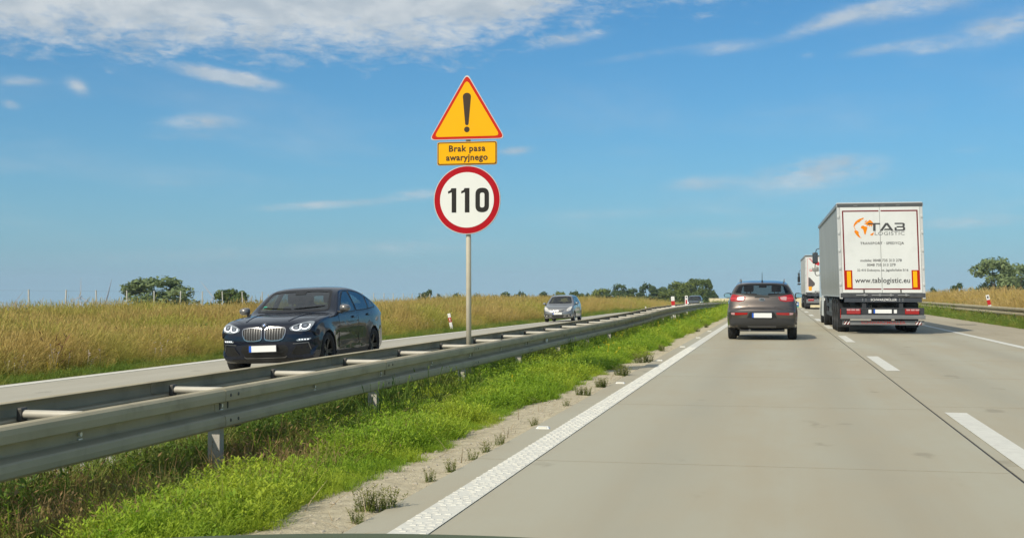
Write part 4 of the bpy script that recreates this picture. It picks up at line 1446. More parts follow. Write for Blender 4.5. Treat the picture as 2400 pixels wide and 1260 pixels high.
def softmin(a, b, k): return -np.log(np.exp(-a / k) + np.exp(-b / k)) * k


def make_S(L, W, zw, belt, zr_, wr, wheels, wr_, tf=.10, tr_=.09, lf=1.0, lr=1.0, flare=.02, waist=.018, zlow=.42, crease=None, tum=1.12):
    """half width of the body at height z, length y"""
    def S(y, z):
        y = np.asarray(y, float); z = np.asarray(z, float)
        zb = np.interp(y, [b[0] for b in belt], [b[1] for b in belt])
        low = W - .055 * np.clip(np.abs(z - zw) / .5, 0, 2) ** 2 * np.where(z > zw, 1.1, .45) - .07 * (np.clip(zlow - z, 0, 1) / .2) ** 1.6
        low -= waist * np.exp(-((z - .58) / .13) ** 2) * sstep(wheels[0] + .3, wheels[0] + .7, y) * sstep(wheels[1] - .3, wheels[1] - .7, y)
        if crease: low += crease[1] * np.exp(-(np.clip(z - (crease[0] + .03 * (y - 2)), -9, 9) / .055) ** 2) * sstep(wheels[0] + .1, wheels[0] + .8, y)
        wb = W - .055 * ((zb - zw) / .5) ** 2 * 1.1
        up = wb - (wb - wr) * np.clip((z - zb) / (zr_ - zb), -1, 1.4) * (1 + .12 * np.clip((z - zb) / (zr_ - zb), 0, 1.4)) ** 1 / tum
        s = softmin(low, up, .018)
        s = s - tf * np.clip((lf - y) / lf, 0, 1) ** 2 - tr_ * np.clip((y - (L - lr)) / lr, 0, 1) ** 2
        for wy in wheels:
            d = np.hypot(y - wy, z - wr_)
            s = s + flare * np.exp(-((d - .39) / .10) ** 2) * (z < .95)
        return np.maximum(s, .05)
    return S


def seats_and_dash(t, spec):
    """a plain cabin seen dimly through the glass"""
    dk = mat('cabin_dark', (.018, .017, .017), .8); md = mat('cabin_seat', spec.get('seat', (.03, .029, .028)), .8)
    y0, zf = spec['dash_y'], spec['seat_z']
    for yy in spec['rows']:
        for sx in (-.38, .38):
            s = MB().box(sx - .24, sx + .24, yy - .45, yy + .1, zf, zf + .16, .05)
            s.box(sx - .23, sx + .23, yy + .02, yy + .17, zf + .1, zf + .66, .05)
            s.box(sx - .13, sx + .13, yy + .06, yy + .16, zf + .70, zf + .90, .04)
            s.tube((sx - .05, yy + .11, zf + .6), (sx - .05, yy + .11, zf + .75), .008, n=6).tube((sx + .05, yy + .11, zf + .6), (sx + .05, yy + .11, zf + .75), .008, n=6)
            s.obj('seat', md, t, angle=40)
    w = spec['w'] - .17
    d = MB().prism([(y0 - .10, zf + .0), (y0 - .16, zf + .50), (y0 + .15, zf + .56), (y0 + .40, zf + .46), (y0 + .42, zf + .25), (y0 + .2, zf)], lambda a, b, h: (h, a, b), -w, w)
    d.obj('dashboard', dk, t)
    st = MB(); c = Vector((.38 * spec.get('drv', 1), y0 + .56, zf + .44)); n = 20; ax = Vector((0, .9, .35)).normalized(); q = ax.to_track_quat('Z', 'Y')
    ring = [c + q @ Vector((.185 * math.cos(2 * math.pi * i / n), .185 * math.sin(2 * math.pi * i / n), 0)) for i in range(n + 1)]
    st.path(ring, .016, 6); st.tube(ring[0], ring[n // 2], .014, n=6); st.tube(c, c - ax * .3, .03, n=6)
    st.obj('steering_wheel', dk, t)
    MB().box(-.11, .11, y0 + .52, y0 + .56, spec['mir_z'] - .035, spec['mir_z'] + .035, .015).obj('inside_mirror', dk, t)


def plate(t, y, z, w=.52, h=.112, rear=False, lift=0.0, blank=True):
    """a number plate with its characters blanked, blue band at one end"""
    wm = mat('plate_white', (.80, .80, .78), .4); bl = mat('plate_blue', (.01, .10, .55), .4); fr = mat('plate_frame', (.02, .02, .02), .5)
    s = 1 if rear else -1
    o = MB().box(-w / 2 - .012, w / 2 + .012, y - .008, y + .008, z - h / 2 - .012, z + h / 2 + .012, .004).obj('number_plate', fr, t)
    ya, yb = sorted((y + s * .0085, y + s * .0115))
    MB().box(-w / 2 + .045, w / 2, ya, yb, z - h / 2, z + h / 2).obj('plate_face', wm, o) if not rear else MB().box(-w / 2, w / 2 - .045, ya, yb, z - h / 2, z + h / 2).obj('plate_face', wm, o)
    (MB().box(-w / 2, -w / 2 + .043, ya, yb, z - h / 2, z + h / 2) if not rear else MB().box(w / 2 - .043, w / 2, ya, yb, z - h / 2, z + h / 2)).obj('plate_band', bl, o)
    return o


def door_mirror(t, pos, m, sgn, big=1.0, glass_front=False):
    mb = MB()
    x, y, z = pos
    bm = bmesh.new(); bmesh.ops.create_uvsphere(bm, u_segments=16, v_segments=10, radius=1)
    for v in bm.verts:
        c = v.co; fl = .35 if c.y > 0 else 1.0
        v.co = Vector((math.copysign(abs(c.x) ** .75, c.x) * .108 * big + x, c.y * .11 * fl * big + y, math.copysign(abs(c.z) ** .7, c.z) * (.072 - .012 * c.x * sgn) * big + z))
    bm.verts.index_update(); mb.add([v.co[:] for v in bm.verts], [[v.index for v in f.verts] for f in bm.faces]); bm.free()
    o = mb.obj('door_mirror', m, t, smooth=True)
    MB().box(x - sgn * .20, x - sgn * .05, y - .04, y + .03, z - .10 * big, z - .05 * big, .01).obj('mirror_foot', mat('trim_black', (.012, .012, .013), .5), o)
    MB().prism(rounded([(-.082, -.052), (.088, -.052), (.085, .05), (-.07, .05)], .035), lambda a, b, h: (x + a * big * sgn, y + .035 * big + h, z + b * big), 0, .006).obj('mirror_glass', mat('mirror_glass', (.75, .78, .8), .03, 1.0), o)
    return o


def build_car(spec):
    t = thing(spec['name'], spec['label'], 'car')
    S = spec['S']; L = spec['L']; paint = spec['paint']
    blk = mat('trim_black', (.012, .012, .013), .5); gl = spec['glass']; chrome = mat('chrome', (.72, .72, .72), .12, 1.0)
    sp = spec['spine']
    spine = lambda e: np.stack([np.clip(e[:, 0], sp[0], sp[1]), np.full(len(e), sp[2])], -1)
    step = spec.get('step', .05)
    bm = shell(spec['outline'], S, spine, step)
    body = BVHTree.FromBMesh(bm)
    cutters = []
    W = spec['W']
    for wy in spec['wheels']:
        for sg in (1, -1):
            cutters.append(prism_bm(circ(wy, spec['wr'], spec['arch'], n=40), lambda a, b, h, sg=sg: (sg * h, a, b), W - .34, W + .4))
    # the cabin: a hollow below the roof skin, opened by the windows
    Si = lambda y, z: np.maximum(S(y, z) - .07, .05)
    cutters.append(shell(spec['cabin'], Si, lambda e: np.stack([np.clip(e[:, 0], spec['cabin_spine'][0], spec['cabin_spine'][1]), np.full(len(e), spec['cabin_spine'][2])], -1), .12, 5, (.15, .4, .7, 1)))
    for pl in spec['side_windows']: cutters.append(prism_bm(pl, lambda a, b, h: (h, a, b), -2, 2))
    cutters.append(prism_bm(spec['windscreen'], lambda a, b, h: (a, h, b), -1.5, spec['mid_y']))
    cutters.append(prism_bm(spec['rear_window'], lambda a, b, h: (a, h, b), spec['mid_y'], L + 1.5))
    me = cut(bm, cutters); bm.free()
    for c in cutters: c.free()
    me.name = 'body'; me.materials.clear(); me.materials.append(paint)
    b2 = bmesh.new(); b2.from_mesh(me)
    for f in b2.faces: f.smooth = True
    for e in b2.edges:
        if len(e.link_faces) == 2 and e.calc_face_angle(0) > R(38): e.smooth = False
    # wheel wells and cabin walls are black inside
    me.materials.append(blk)
    for f in b2.faces:
        c = f.calc_center_median(); f.material_index = 0
        hit = body.find_nearest(c)
        if hit[3] > .006: f.material_index = 1
    b2.to_mesh(me); b2.free()
    ob('body', me, t)
    # glass with a black border under it
    for pl in spec['side_windows']:
        g = put_patch('side_window', body, grow(pl, .012), 's', .004, gl, t, 0, .09, mirror=True)
        put_patch('window_trim', body, grow(pl, .026), 's', .006, spec.get('wtrim', blk), g, .01, .08, hole=grow(pl, .002), mirror=True)
    g = put_patch('windscreen', body, grow(spec['windscreen'], .012), 'f', .004, gl, t, 0, .09)[0]
    put_patch('screen_border', body, grow(spec['windscreen'], .022), 'f', .006, blk, g, .01, .08, hole=grow(spec['windscreen'], -.02))
    g = put_patch('rear_window', body, grow(spec['rear_window'], .012), 'r', .004, gl, t, 0, .09)[0]
    put_patch('screen_border', body, grow(spec['rear_window'], .022), 'r', .006, blk, g, .01, .08, hole=grow(spec['rear_window'], -.015))
    for d in spec.get('doors', []):
        dd = put_patch('door', body, d['poly'], 's', .0035, paint, t, .006, .07, mirror=True)
        put_patch('door_gap', body, grow(d['poly'], .007), 's', .0015, blk, dd, 0, .08, hole=d['poly'], mirror=True)
        hy, hz = d['handle']
        put_patch('door_handle', body, rounded([(hy - .11, hz - .018), (hy + .11, hz - .018), (hy + .11, hz + .018), (hy - .11, hz + .018)], .016), 's', .035, d.get('hm', paint), dd, .03, .05, mirror=True)
    for wy in spec['wheels']:
        for sg in (1, -1):
            make_wheel(t, (sg * (W - spec['track']), wy, spec['wr']), sg, spec['wr'], spec['tw'], spec['rimr'], spec['spokes'], spec['rim_m'], spec.get('twin', True))
    if spec.get('arch_trim'):
        for wy in spec['wheels']:
            a = circ(wy, spec['wr'], spec['arch'] + spec['arch_trim'], n=30, a0=-18, a1=198) + circ(wy, spec['wr'], spec['arch'] - .004, n=30, a0=198, a1=-18)
            put_patch('arch_trim', body, a, 's', .008, spec['arch_m'], t, .02, .09, mirror=True)
    seats_and_dash(t, spec['cab'])
    return t, body


# ------------------------------------------------------------------ dark blue SUV with a sloping roof
def dark_suv():
    paint = bpy.data.materials.new('paint_midnight'); paint.use_nodes = True; p = paint.node_tree.nodes['Principled BSDF']
    p.inputs['Base Color'].default_value = (.0035, .0070, .0180, 1); p.inputs['Metallic'].default_value = .0; p.inputs['Roughness'].default_value = .5; p.inputs['Specular IOR Level'].default_value = .12
    p.inputs['Coat Weight'].default_value = .85; p.inputs['Coat Roughness'].default_value = .025
    gl = glass_mat('glass_tinted', (.38, .47, .46), 0, .10)
    L, W = 4.75, .955
    wheels = (.86, 3.724); wr = .365
    S = make_S(L, W, .70, [(0, .98), (1.3, 1.04), (3, 1.10), (4.75, 1.16)], 1.60, .655, wheels, wr, .085, .10, 1.0, 1.1, .018, .02, .40, (.93, .010))
    out = [(.30, .20, .06, 3), (.14, .235, .22, 2.3), (.07, .32, .33, 2.2), (.015, .44, .36, 2.2), (0, .58, .36, 2.2), (.015, .74, .36, 2.2), (.05, .86, .36, 2.2), (.10, .925, .30, 2.3), (.20, .965, .20, 2.5),
           (.42, 1.015, .12, 2.6), (.80, 1.065, .10, 2.8), (1.15, 1.09, .09, 3), (1.38, 1.105, .10, 3), (1.52, 1.16, .12, 2.7), (1.85, 1.375, .12, 2.7), (2.12, 1.52, .10, 2.8), (2.35, 1.585, .09, 3), (2.75, 1.615, .09, 3), (3.15, 1.60, .09, 3), (3.55, 1.54, .09, 3), (3.95, 1.425, .10, 2.8),
           (4.30, 1.29, .11, 2.8), (4.55, 1.185, .12, 2.6), (4.67, 1.15, .16, 2.4), (4.715, 1.08, .24, 2.3), (4.73, .90, .28, 2.2), (4.75, .66, .28, 2.2), (4.72, .46, .26, 2.2), (4.62, .32, .2, 2.3), (4.40, .24, .08, 3), (3.7, .21, .05, 3), (2.2, .205, .05, 3), (.9, .20, .05, 3)]
    cabin = [(1.60, .50, .05, 3), (1.62, 1.10, .05, 3), (1.98, 1.36, .06, 3), (2.26, 1.505, .06, 3), (2.75, 1.555, .06, 3), (3.15, 1.54, .06, 3), (3.55, 1.48, .06, 3), (3.95, 1.365, .06, 3), (4.3, 1.20, .06, 3), (4.38, 1.0, .05, 3), (4.3, .5, .05, 3)]
    win_f = rounded([(1.74, 1.085), (2.66, 1.115), (2.70, 1.50), (2.42, 1.485), (2.10, 1.33)], [.03, .03, .03, .10, .06])
    win_r = rounded([(2.76, 1.118), (3.52, 1.145), (3.60, 1.40), (3.30, 1.475), (2.80, 1.505)], [.03, .03, .05, .1, .03])
    win_q = rounded([(3.58, 1.148), (4.06, 1.185), (3.95, 1.265), (3.67, 1.375)], [.02, .05, .05, .03])
    wind = rounded([(-.72, 1.145), (0, 1.135), (.72, 1.145), (.60, 1.505), (.3, 1.53), (-.3, 1.53), (-.60, 1.505)], [.05, .1, .05, .06, .1, .1, .06])
    rear = rounded([(-.56, 1.24), (.56, 1.24), (.50, 1.46), (-.50, 1.46)], .06)
    rimd = mat('rim_dark', (.008, .008, .009), .35, .3)
    spec = dict(name='suv_car', label='glossy midnight blue sloping roofed SUV coming towards us behind the median rail', S=S, L=L, W=W, paint=paint, glass=gl, outline=out, spine=(1.1, 3.75, .66), cabin=cabin, cabin_spine=(2.0, 3.9, .9),
                wheels=wheels, wr=wr, arch=.405, track=.118, tw=.25, rimr=.262, spokes=5, rim_m=rimd, side_windows=[win_f, win_r, win_q], windscreen=wind, rear_window=rear, mid_y=2.75, step=.045,
                doors=[dict(poly=[(1.50, .40), (2.70, .36), (2.72, 1.06), (1.56, 1.03)], handle=(2.48, .985)), dict(poly=[(2.73, .36), (3.30, .44), (3.42, .70), (3.62, .86), (3.62, 1.10), (2.75, 1.065)], handle=(3.46, 1.02))],
                cab=dict(dash_y=1.60, seat_z=.58, rows=(2.55, 3.35), w=W, mir_z=1.47, seat=(.035, .033, .03)))
    t, body = build_car(spec)
    blk = mat('trim_black', (.012, .012, .013), .5); gk = mat('grille_black', (.006, .006, .006), .55); chrome = mat('chrome', (.72, .72, .72), .12, 1.0); sat = mat('satin_metal', (.24, .24, .24), .4, .9); chrome_d = mat('chrome_dark', (.42, .42, .43), .2, 1.0)
    lens = mat('lamp_clear', (.24, .265, .29), .12, 0.0, coat=1.0); led = mat('lamp_white', (.80, .82, .84), .2, emit=((.9, .95, 1.0), 1.0)); dkl = mat('lamp_dark', (.10, .11, .125), .12, .2, coat=1.0)
    # twin kidney grilles
    for sx in (-1, 1):
        k = [(.028, .66), (.05, .628), (.17, .612), (.30, .617), (.37, .645), (.412, .735), (.418, .81), (.395, .845), (.26, .860), (.08, .857), (.03, .835)]
        k = rounded([(a * sx, b) for a, b in k], .02)
        g = put_patch('grille', body, k, 'f', .004, gk, t, .01, .06)[0]
        put_patch('grille_surround', body, grow(k, .004), 'f', .016, chrome_d, g, .02, .06, hole=grow(k, -.012))
        for i in range(7):
            x = .075 + i * .049
            zt, zb = (.846, .626) if i < 6 else (.832, .655)
            zb += .012 * abs(i - 3) / 3; sl = .012 * i / 7
            put_patch('grille_slat', body, [((x - .0032 - sl * .3) * sx, zb), ((x + .0032 - sl * .3) * sx, zb), ((x + .0038 + sl * .4) * sx, zt), ((x - .0038 + sl * .4) * sx, zt)], 'f', .011, sat, g, .009, .07)
        # headlamp: clear shell, dark housings, bright rings
        hl = rounded([(sx * a, b) for a, b in [(.475, .838), (.50, .792), (.62, .768), (.76, .772), (.835, .80), (.872, .875), (.866, .935), (.80, .948), (.66, .918), (.54, .880)]], .02)
        h = put_patch('headlight', body, hl, 'f', .008, lens, t, .015, .05)[0]
        for cx, cz, rx, rz in ((.60, .835, .062, .036), (.745, .868, .068, .046)):
            put_patch('lamp_housing', body, circ(cx * sx, cz, rx, rz, 18), 'f', .012, dkl, h, .004, .04)
            ring = circ(cx * sx, cz - .004, rx * 1.28, rz * 1.30, 14, 150 if sx > 0 else 160, 385 if sx > 0 else 390); rin = circ(cx * sx, cz - .002, rx * .98, rz * .96, 14, 385 if sx > 0 else 390, 150 if sx > 0 else 160)
            put_patch('light_ring', body, ring + rin, 'f', .0155, led, h, .003, .05)
            put_patch('lamp_lens', body, circ(cx * sx, cz, rx * .45, rz * .5, 12), 'f', .015, mat('lamp_glass', (.35, .38, .42), .05, .6, coat=1), h, .002, .04)
        # fog lamp strip, intake, bright hooks
        fl = put_patch('fog_light', body, rounded([(sx * a, b) for a, b in [(.60, .612), (.62, .592), (.80, .605), (.845, .63), (.835, .645), (.65, .636)]], .01), 'f', .010, lens, t, .01, .05)[0]
        for i in range(4): put_patch('fog_led', body, circ(sx * (.66 + i * .045), .622, .013, .010, 10), 'f', .013, led, fl, .002, .03)
        it = put_patch('side_intake', body, rounded([(sx * a, b) for a, b in [(.515, .385), (.60, .515), (.79, .535), (.835, .42), (.80, .36), (.60, .345)]], .02), 'f', .003, gk, t, .01, .06)[0]
        put_patch('intake_trim', body, [(sx * a, b) for a, b in [(.545, .557), (.55, .545), (.795, .556), (.822, .44), (.840, .432), (.832, .45), (.806, .573)]], 'f', .012, sat, it, .012, .06)
        put_patch('intake_fin', body, [(sx * a, b) for a, b in [(.50, .375), (.515, .37), (.60, .50), (.588, .505)]], 'f', .014, sat if 0 else blk, it, .012, .06)
        door_mirror(t, (sx * 1.03, 1.66, 1.165), mat('mirror_cap_grey', (.20, .19, .18), .3, .5, coat=.6), sx, 1.0)
    ci = rounded([(-.42, .535), (.42, .535), (.465, .44), (.37, .315), (-.37, .315), (-.465, .44)], .03)
    c = put_patch('centre_intake', body, ci, 'f', .003, gk, t, .01, .07)[0]
    for z in (.365, .41, .455): put_patch('intake_bar', body, [(-.36, z - .005), (.36, z - .005), (.36, z + .005), (-.36, z + .005)], 'f', .010, blk, c, .01, .09)
    put_patch('intake_trim', body, [(-.41, .325), (-.37, .303), (.37, .303), (.41, .325), (.41, .338), (.365, .316), (-.365, .316), (-.41, .338)], 'f', .014, sat, c, .012, .08)
    put_patch('bumper_lip', body, [(-.70, .285), (-.62, .225), (.62, .225), (.70, .285), (.40, .295), (-.40, .295)], 'f', .008, blk, t, .012, .08)
    plate(t, -.035, .478)
    MB().box(-.25, .25, -.028, .05, .42, .535, .01).obj('plate_holder', blk, t)
    # roundel on the bonnet edge
    r = put_patch('badge', body, circ(0, .900, .041, .034, 20), 'f', .010, chrome, t, .012, .03)[0]
    put_patch('badge_ring', body, circ(0, .900, .036, .030, 20), 'f', .012, mat('badge_black', (.01, .01, .012), .3), r, .002, .03)
    for q, mm in ((0, 'w'), (90, 'b'), (180, 'w'), (270, 'b')):
        put_patch('badge_quarter', body, [(0, .900)] + [(.022 * math.cos(R(q + a)), .900 + .019 * math.sin(R(q + a))) for a in range(0, 91, 18)], 'f', .0135, mat('badge_blue', (.01, .15, .55), .3) if mm == 'b' else mat('badge_white', (.8, .8, .8), .3), r, .001, .03)
    # bonnet shut line and power ribs, wipers, sensor pod, rear lamps
    for sx in (-1, 1):
        put_patch('bonnet_gap', body, [(sx * .44, .18), (sx * .447, .18), (sx * .80, .55), (sx * .815, 1.30), (sx * .805, 1.30), (sx * .79, .56)], 't', .002, blk, t, .003, .08)
        put_patch('bonnet_rib', body, [(sx * .40, .25), (sx * .425, .25), (sx * .56, 1.25), (sx * .50, 1.25)], 't', .010, paint, t, .014, .05)
        put_patch('tail_light', body, rounded([(sx * a, b) for a, b in [(.40, .93), (.82, .90), (.86, 1.0), (.5, 1.02)]], .02), 'r', .008, mat('lamp_red', (.35, .01, .012), .15, coat=1), t, .01, .06)
        put_patch('wiper', body, [(sx * .05 - .02, 1.178), (sx * .05 + .02, 1.178), (sx * .62, 1.205), (sx * .62, 1.218)], 'f', .02, blk, t, .012, .08)
    put_patch('sensor_pod', body, rounded([(-.10, 1.45), (.10, 1.45), (.13, 1.53), (-.13, 1.53)], .02), 'f', .0065, blk, t, .002, .06)
    put_patch('sticker', body, rounded([(-.64, 1.20), (-.57, 1.20), (-.57, 1.245), (-.64, 1.245)], .01), 'f', .0066, mat('sticker_green', (.02, .35, .22), .5), t, .001, .05)
    for sx in (-1, 1): put_patch('sill_trim', body, [(1.32, .27), (3.27, .27), (3.30, .36), (1.30, .36)], 's', .012, blk, t, .02, .12, mirror=False) if sx > 0 else None
    t.location = (-9.15, 21.55, float(zopp(-9.15, 22.5)) - .01)
    t.rotation_euler = (0, R(-2.3), R(1.0))
    return t


dark_suv()


# ------------------------------------------------------------------ brown SUV ahead, seen from behind
def brown_suv():
    paint = bpy.data.materials.new('paint_bronze'); paint.use_nodes = True; p = paint.node_tree.nodes['Principled BSDF']
    p.inputs['Base Color'].default_value = (.118, .100, .088, 1); p.inputs['Metallic'].default_value = .75; p.inputs['Roughness'].default_value = .34
    p.inputs['Coat Weight'].default_value = 1; p.inputs['Coat Roughness'].default_value = .04
    gl = glass_mat('glass_grey', (.42, .46, .46), 0, .02)
    L, W = 4.44, .935; wheels = (.88, 3.52); wr = .36
    S = make_S(L, W, .72, [(0, .98), (1.2, 1.05), (3, 1.13), (4.44, 1.20)], 1.60, .64, wheels, wr, .08, .085, 1.0, .9, .018, .015, .42, (.95, .010))
    out = [(.30, .25, .06, 3), (.12, .28, .22, 2.3), (.03, .40, .32, 2.2), (0, .58, .33, 2.2), (.03, .76, .33, 2.2), (.10, .90, .26, 2.3), (.25, .98, .16, 2.6),
           (.60, 1.04, .10, 3), (1.0, 1.09, .09, 3), (1.25, 1.12, .10, 3), (1.42, 1.20, .12, 2.7), (1.78, 1.42, .12, 2.7), (2.05, 1.555, .10, 2.8), (2.4, 1.61, .08, 3), (2.9, 1.63, .08, 3), (3.4, 1.61, .08, 3), (3.85, 1.565, .09, 2.9),
           (4.03, 1.535, .11, 2.8), (4.08, 1.49, .13, 2.6), (4.15, 1.38, .14, 2.5), (4.23, 1.24, .15, 2.4), (4.29, 1.12, .16, 2.3), (4.325, .98, .17, 2.3), (4.36, .875, .18, 2.3), (4.425, .835, .20, 2.3), (4.44, .74, .21, 2.3), (4.43, .60, .20, 2.3), (4.40, .44, .18, 2.4), (4.33, .35, .12, 2.6), (4.1, .30, .06, 3), (3.2, .27, .05, 3), (2, .26, .05, 3), (.9, .25, .05, 3)]
    cabin = [(1.50, .52, .05, 3), (1.54, 1.10, .05, 3), (1.90, 1.40, .06, 3), (2.2, 1.54, .06, 3), (2.8, 1.57, .06, 3), (3.4, 1.55, .06, 3), (3.9, 1.49, .06, 3), (4.06, 1.36, .06, 3), (4.15, 1.2, .05, 3), (4.16, 1.0, .05, 3), (4.1, .5, .05, 3)]
    win_f = rounded([(1.66, 1.085), (2.52, 1.13), (2.56, 1.50), (2.28, 1.49), (2.0, 1.36)], [.03, .03, .03, .1, .06])
    win_r = rounded([(2.62, 1.135), (3.38, 1.165), (3.44, 1.46), (2.66, 1.505)], .04)
    win_q = rounded([(3.46, 1.175), (3.84, 1.25), (3.80, 1.36), (3.52, 1.45)], [.02, .06, .06, .03])
    wind = rounded([(-.68, 1.17), (.68, 1.17), (.58, 1.51), (-.58, 1.51)], .06)
    rear = rounded([(-.735, 1.262), (-.30, 1.205), (0, 1.192), (.30, 1.205), (.735, 1.262), (.62, 1.475), (.35, 1.505), (-.35, 1.505), (-.62, 1.475)], [.04, .1, .1, .1, .04, .06, .1, .1, .06])
    rim = mat('rim_silver', (.45, .45, .45), .3, .8)
    spec = dict(name='suv_car', label='bronze brown SUV with tall thin roof antenna driving ahead in the left lane', S=S, L=L, W=W, paint=paint, glass=gl, outline=out, spine=(1.1, 3.5, .68), cabin=cabin, cabin_spine=(1.9, 3.7, .9),
                wheels=wheels, wr=wr, arch=.40, track=.125, tw=.235, rimr=.235, spokes=5, rim_m=rim, side_windows=[win_f, win_r, win_q], windscreen=wind, rear_window=rear, mid_y=2.7, step=.05,
                doors=[dict(poly=[(1.48, .42), (2.58, .38), (2.60, 1.09), (1.52, 1.03)], handle=(2.38, .99)), dict(poly=[(2.61, .38), (3.10, .46), (3.22, .72), (3.40, .90), (3.42, 1.12), (2.63, 1.10)], handle=(3.28, 1.03))],
                cab=dict(dash_y=1.5, seat_z=.60, rows=(2.45, 3.25), w=W, mir_z=1.46))
    t, body = build_car(spec)
    blk = mat('trim_black', (.012, .012, .013), .5); grey = mat('bumper_grey', (.035, .034, .033), .6, bump=.1, bscale=80); chrome = mat('chrome', (.72, .72, .72), .12, 1.0)
    lred = mat('lamp_red', (.35, .010, .012), .15, coat=1); lr2 = mat('lamp_red_light', (.55, .03, .04), .12, coat=1); lw = mat('lamp_pinkish', (.52, .30, .30), .15, coat=1)
    for sx in (-1, 1):
        q = lambda P: [(sx * a, b) for a, b in P]
        tl = put_patch('tail_light', body, rounded(q([(.425, 1.165), (.475, 1.065), (.62, 1.035), (.825, 1.045), (.845, 1.12), (.80, 1.225), (.755, 1.235), (.66, 1.215)]), .02), 'r', .010, lred, t, .014, .05)[0]
        put_patch('reversing_lens', body, rounded(q([(.47, 1.152), (.51, 1.085), (.645, 1.075), (.655, 1.165), (.60, 1.178)]), .015), 'r', .013, lw, tl, .003, .05)
        put_patch('lamp_bar', body, rounded(q([(.665, 1.11), (.83, 1.105), (.83, 1.14), (.665, 1.15)]), .01), 'r', .013, lr2, tl, .003, .06)
        rf = put_patch('rear_reflector', body, rounded(q([(.375, .745), (.39, .69), (.72, .675), (.72, .745)]), .015), 'r', .010, lred, t, .012, .06)[0]
        put_patch('reversing_light', body, rounded(q([(.725, .745), (.725, .68), (.81, .69), (.83, .74)]), .015), 'r', .010, lw, rf, .01, .06)
        door_mirror(t, (sx * 1.015, 1.60, 1.20), mat('mirror_black', (.015, .015, .016), .35), sx, 1.05)
        MB().path([Vector((sx * .60, y, z)) for y, z in ((2.1, 1.575), (2.2, 1.625), (2.9, 1.66), (3.6, 1.635), (3.75, 1.585))], .017, 8).obj('roof_rail', mat('rail_silver', (.5, .5, .5), .3, .8), t, angle=50)
        put_patch('headlight', body, rounded(q([(.48, .80), (.72, .82), (.84, .92), (.80, .95), (.55, .89)]), .02), 'f', .008, mat('lamp_clear', (.24, .265, .29), .12, coat=1), t, .012, .07)
        put_patch('corner_gap', body, q([(.33, .80), (.338, .80), (.345, .90), (.85, .915), (.85, .922), (.338, .907)]), 'r', .002, blk, t, 0, .07)
    # black lower bumper with a lighter skid strip, plate niche
    put_patch('lower_bumper', body, rounded([(-.86, .585), (-.60, .60), (-.43, .60), (.43, .60), (.60, .60), (.86, .585), (.84, .40), (.66, .335), (-.66, .335), (-.84, .40)], .02), 'r', .010, grey, t, .014, .06)
    put_patch('skid_strip', body, [(-.38, .385), (.38, .385), (.36, .345), (-.36, .345)], 'r', .016, mat('skid_grey', (.12, .12, .12), .5), t, .01, .08)
    nb = put_patch('plate_niche', body, rounded([(-.36, .605), (-.30, .745), (.30, .745), (.36, .605)], .02), 'r', .004, blk, t, .006, .06)[0]
    put_patch('niche_surround', body, rounded([(-.40, .60), (-.315, .765), (.315, .765), (.40, .60)], .02), 'r', .008, blk, nb, .01, .06, hole=rounded([(-.36, .602), (-.30, .745), (.30, .745), (.36, .602)], .02))
    plate(t, 4.452, .672, .52, .125, True)
    MB().box(-.24, .24, 4.36, 4.444, .62, .72, .01).obj('plate_holder', blk, t)
    b = put_patch('badge', body, circ(.0, 1.095, .082, .042, 24), 'r', .012, chrome, t, .012, .03)[0]
    put_patch('badge_face', body, circ(.0, 1.095, .072, .033, 24), 'r', .0135, mat('badge_dark', (.03, .03, .03), .3), b, .002, .03)
    ob('lettering', text_mesh('KIA', .052, bold=.001, m=chrome, sx=1.1), b, (0, 4.335, 1.095), (math.pi / 2, 0, math.pi))
    # local x runs to the viewer's left here, so the model script goes at +x
    o = ob('lettering', text_mesh('SPORTAGE', .045, m=chrome, sx=1.15), t, (.50, body.ray_cast(Vector((.50, 9, .945)), Vector((0, -1, 0)))[0].y + .012, .945), (math.pi / 2, 0, math.pi - R(5)))
    MB().prism(rounded([(-.20, 0), (.20, 0), (.17, .05), (-.17, .05)], .01), lambda a, b_, h: (a, h, 1.155 + b_), 4.24, 4.29).obj('boot_handle', paint, t)
    put_patch('rear_wiper', body, [(-.02, 1.21), (.03, 1.20), (.40, 1.245), (.40, 1.255)], 'r', .02, blk, t, .012, .05)
    MB().box(-.32, .32, 4.005, 4.03, 1.50, 1.522, .004).obj('brake_light', lred, t)
    an = MB().tube((0, 3.55, 1.60), (0, 3.72, 1.615), .022, .016, 8); an.tube((0, 3.62, 1.61), (0, 3.74, 1.84), .009, .005, 6); an.obj('roof_antenna', blk, t)
    MB().tube((.33, 3.7, .26), (.33, 4.28, .27), .032, n=10).obj('exhaust_pipe', mat('exhaust', (.2, .19, .18), .4, .8), t)
    MB().box(-.6, .6, 3.3, 4.25, .235, .29, .02).box(-.75, .75, 3.46, 3.58, .30, .40, .03).obj('underbody', blk, t)
    for x in (-.55, .55): MB().box(x - .16, x + .16, 4.10, 4.20, .24, .36, .03).obj('mudguard', blk, t) if 0 else None
    t.location = (-.40, 34.6 + 4.44, 0); t.rotation_euler = (0, 0, math.pi)
    return t


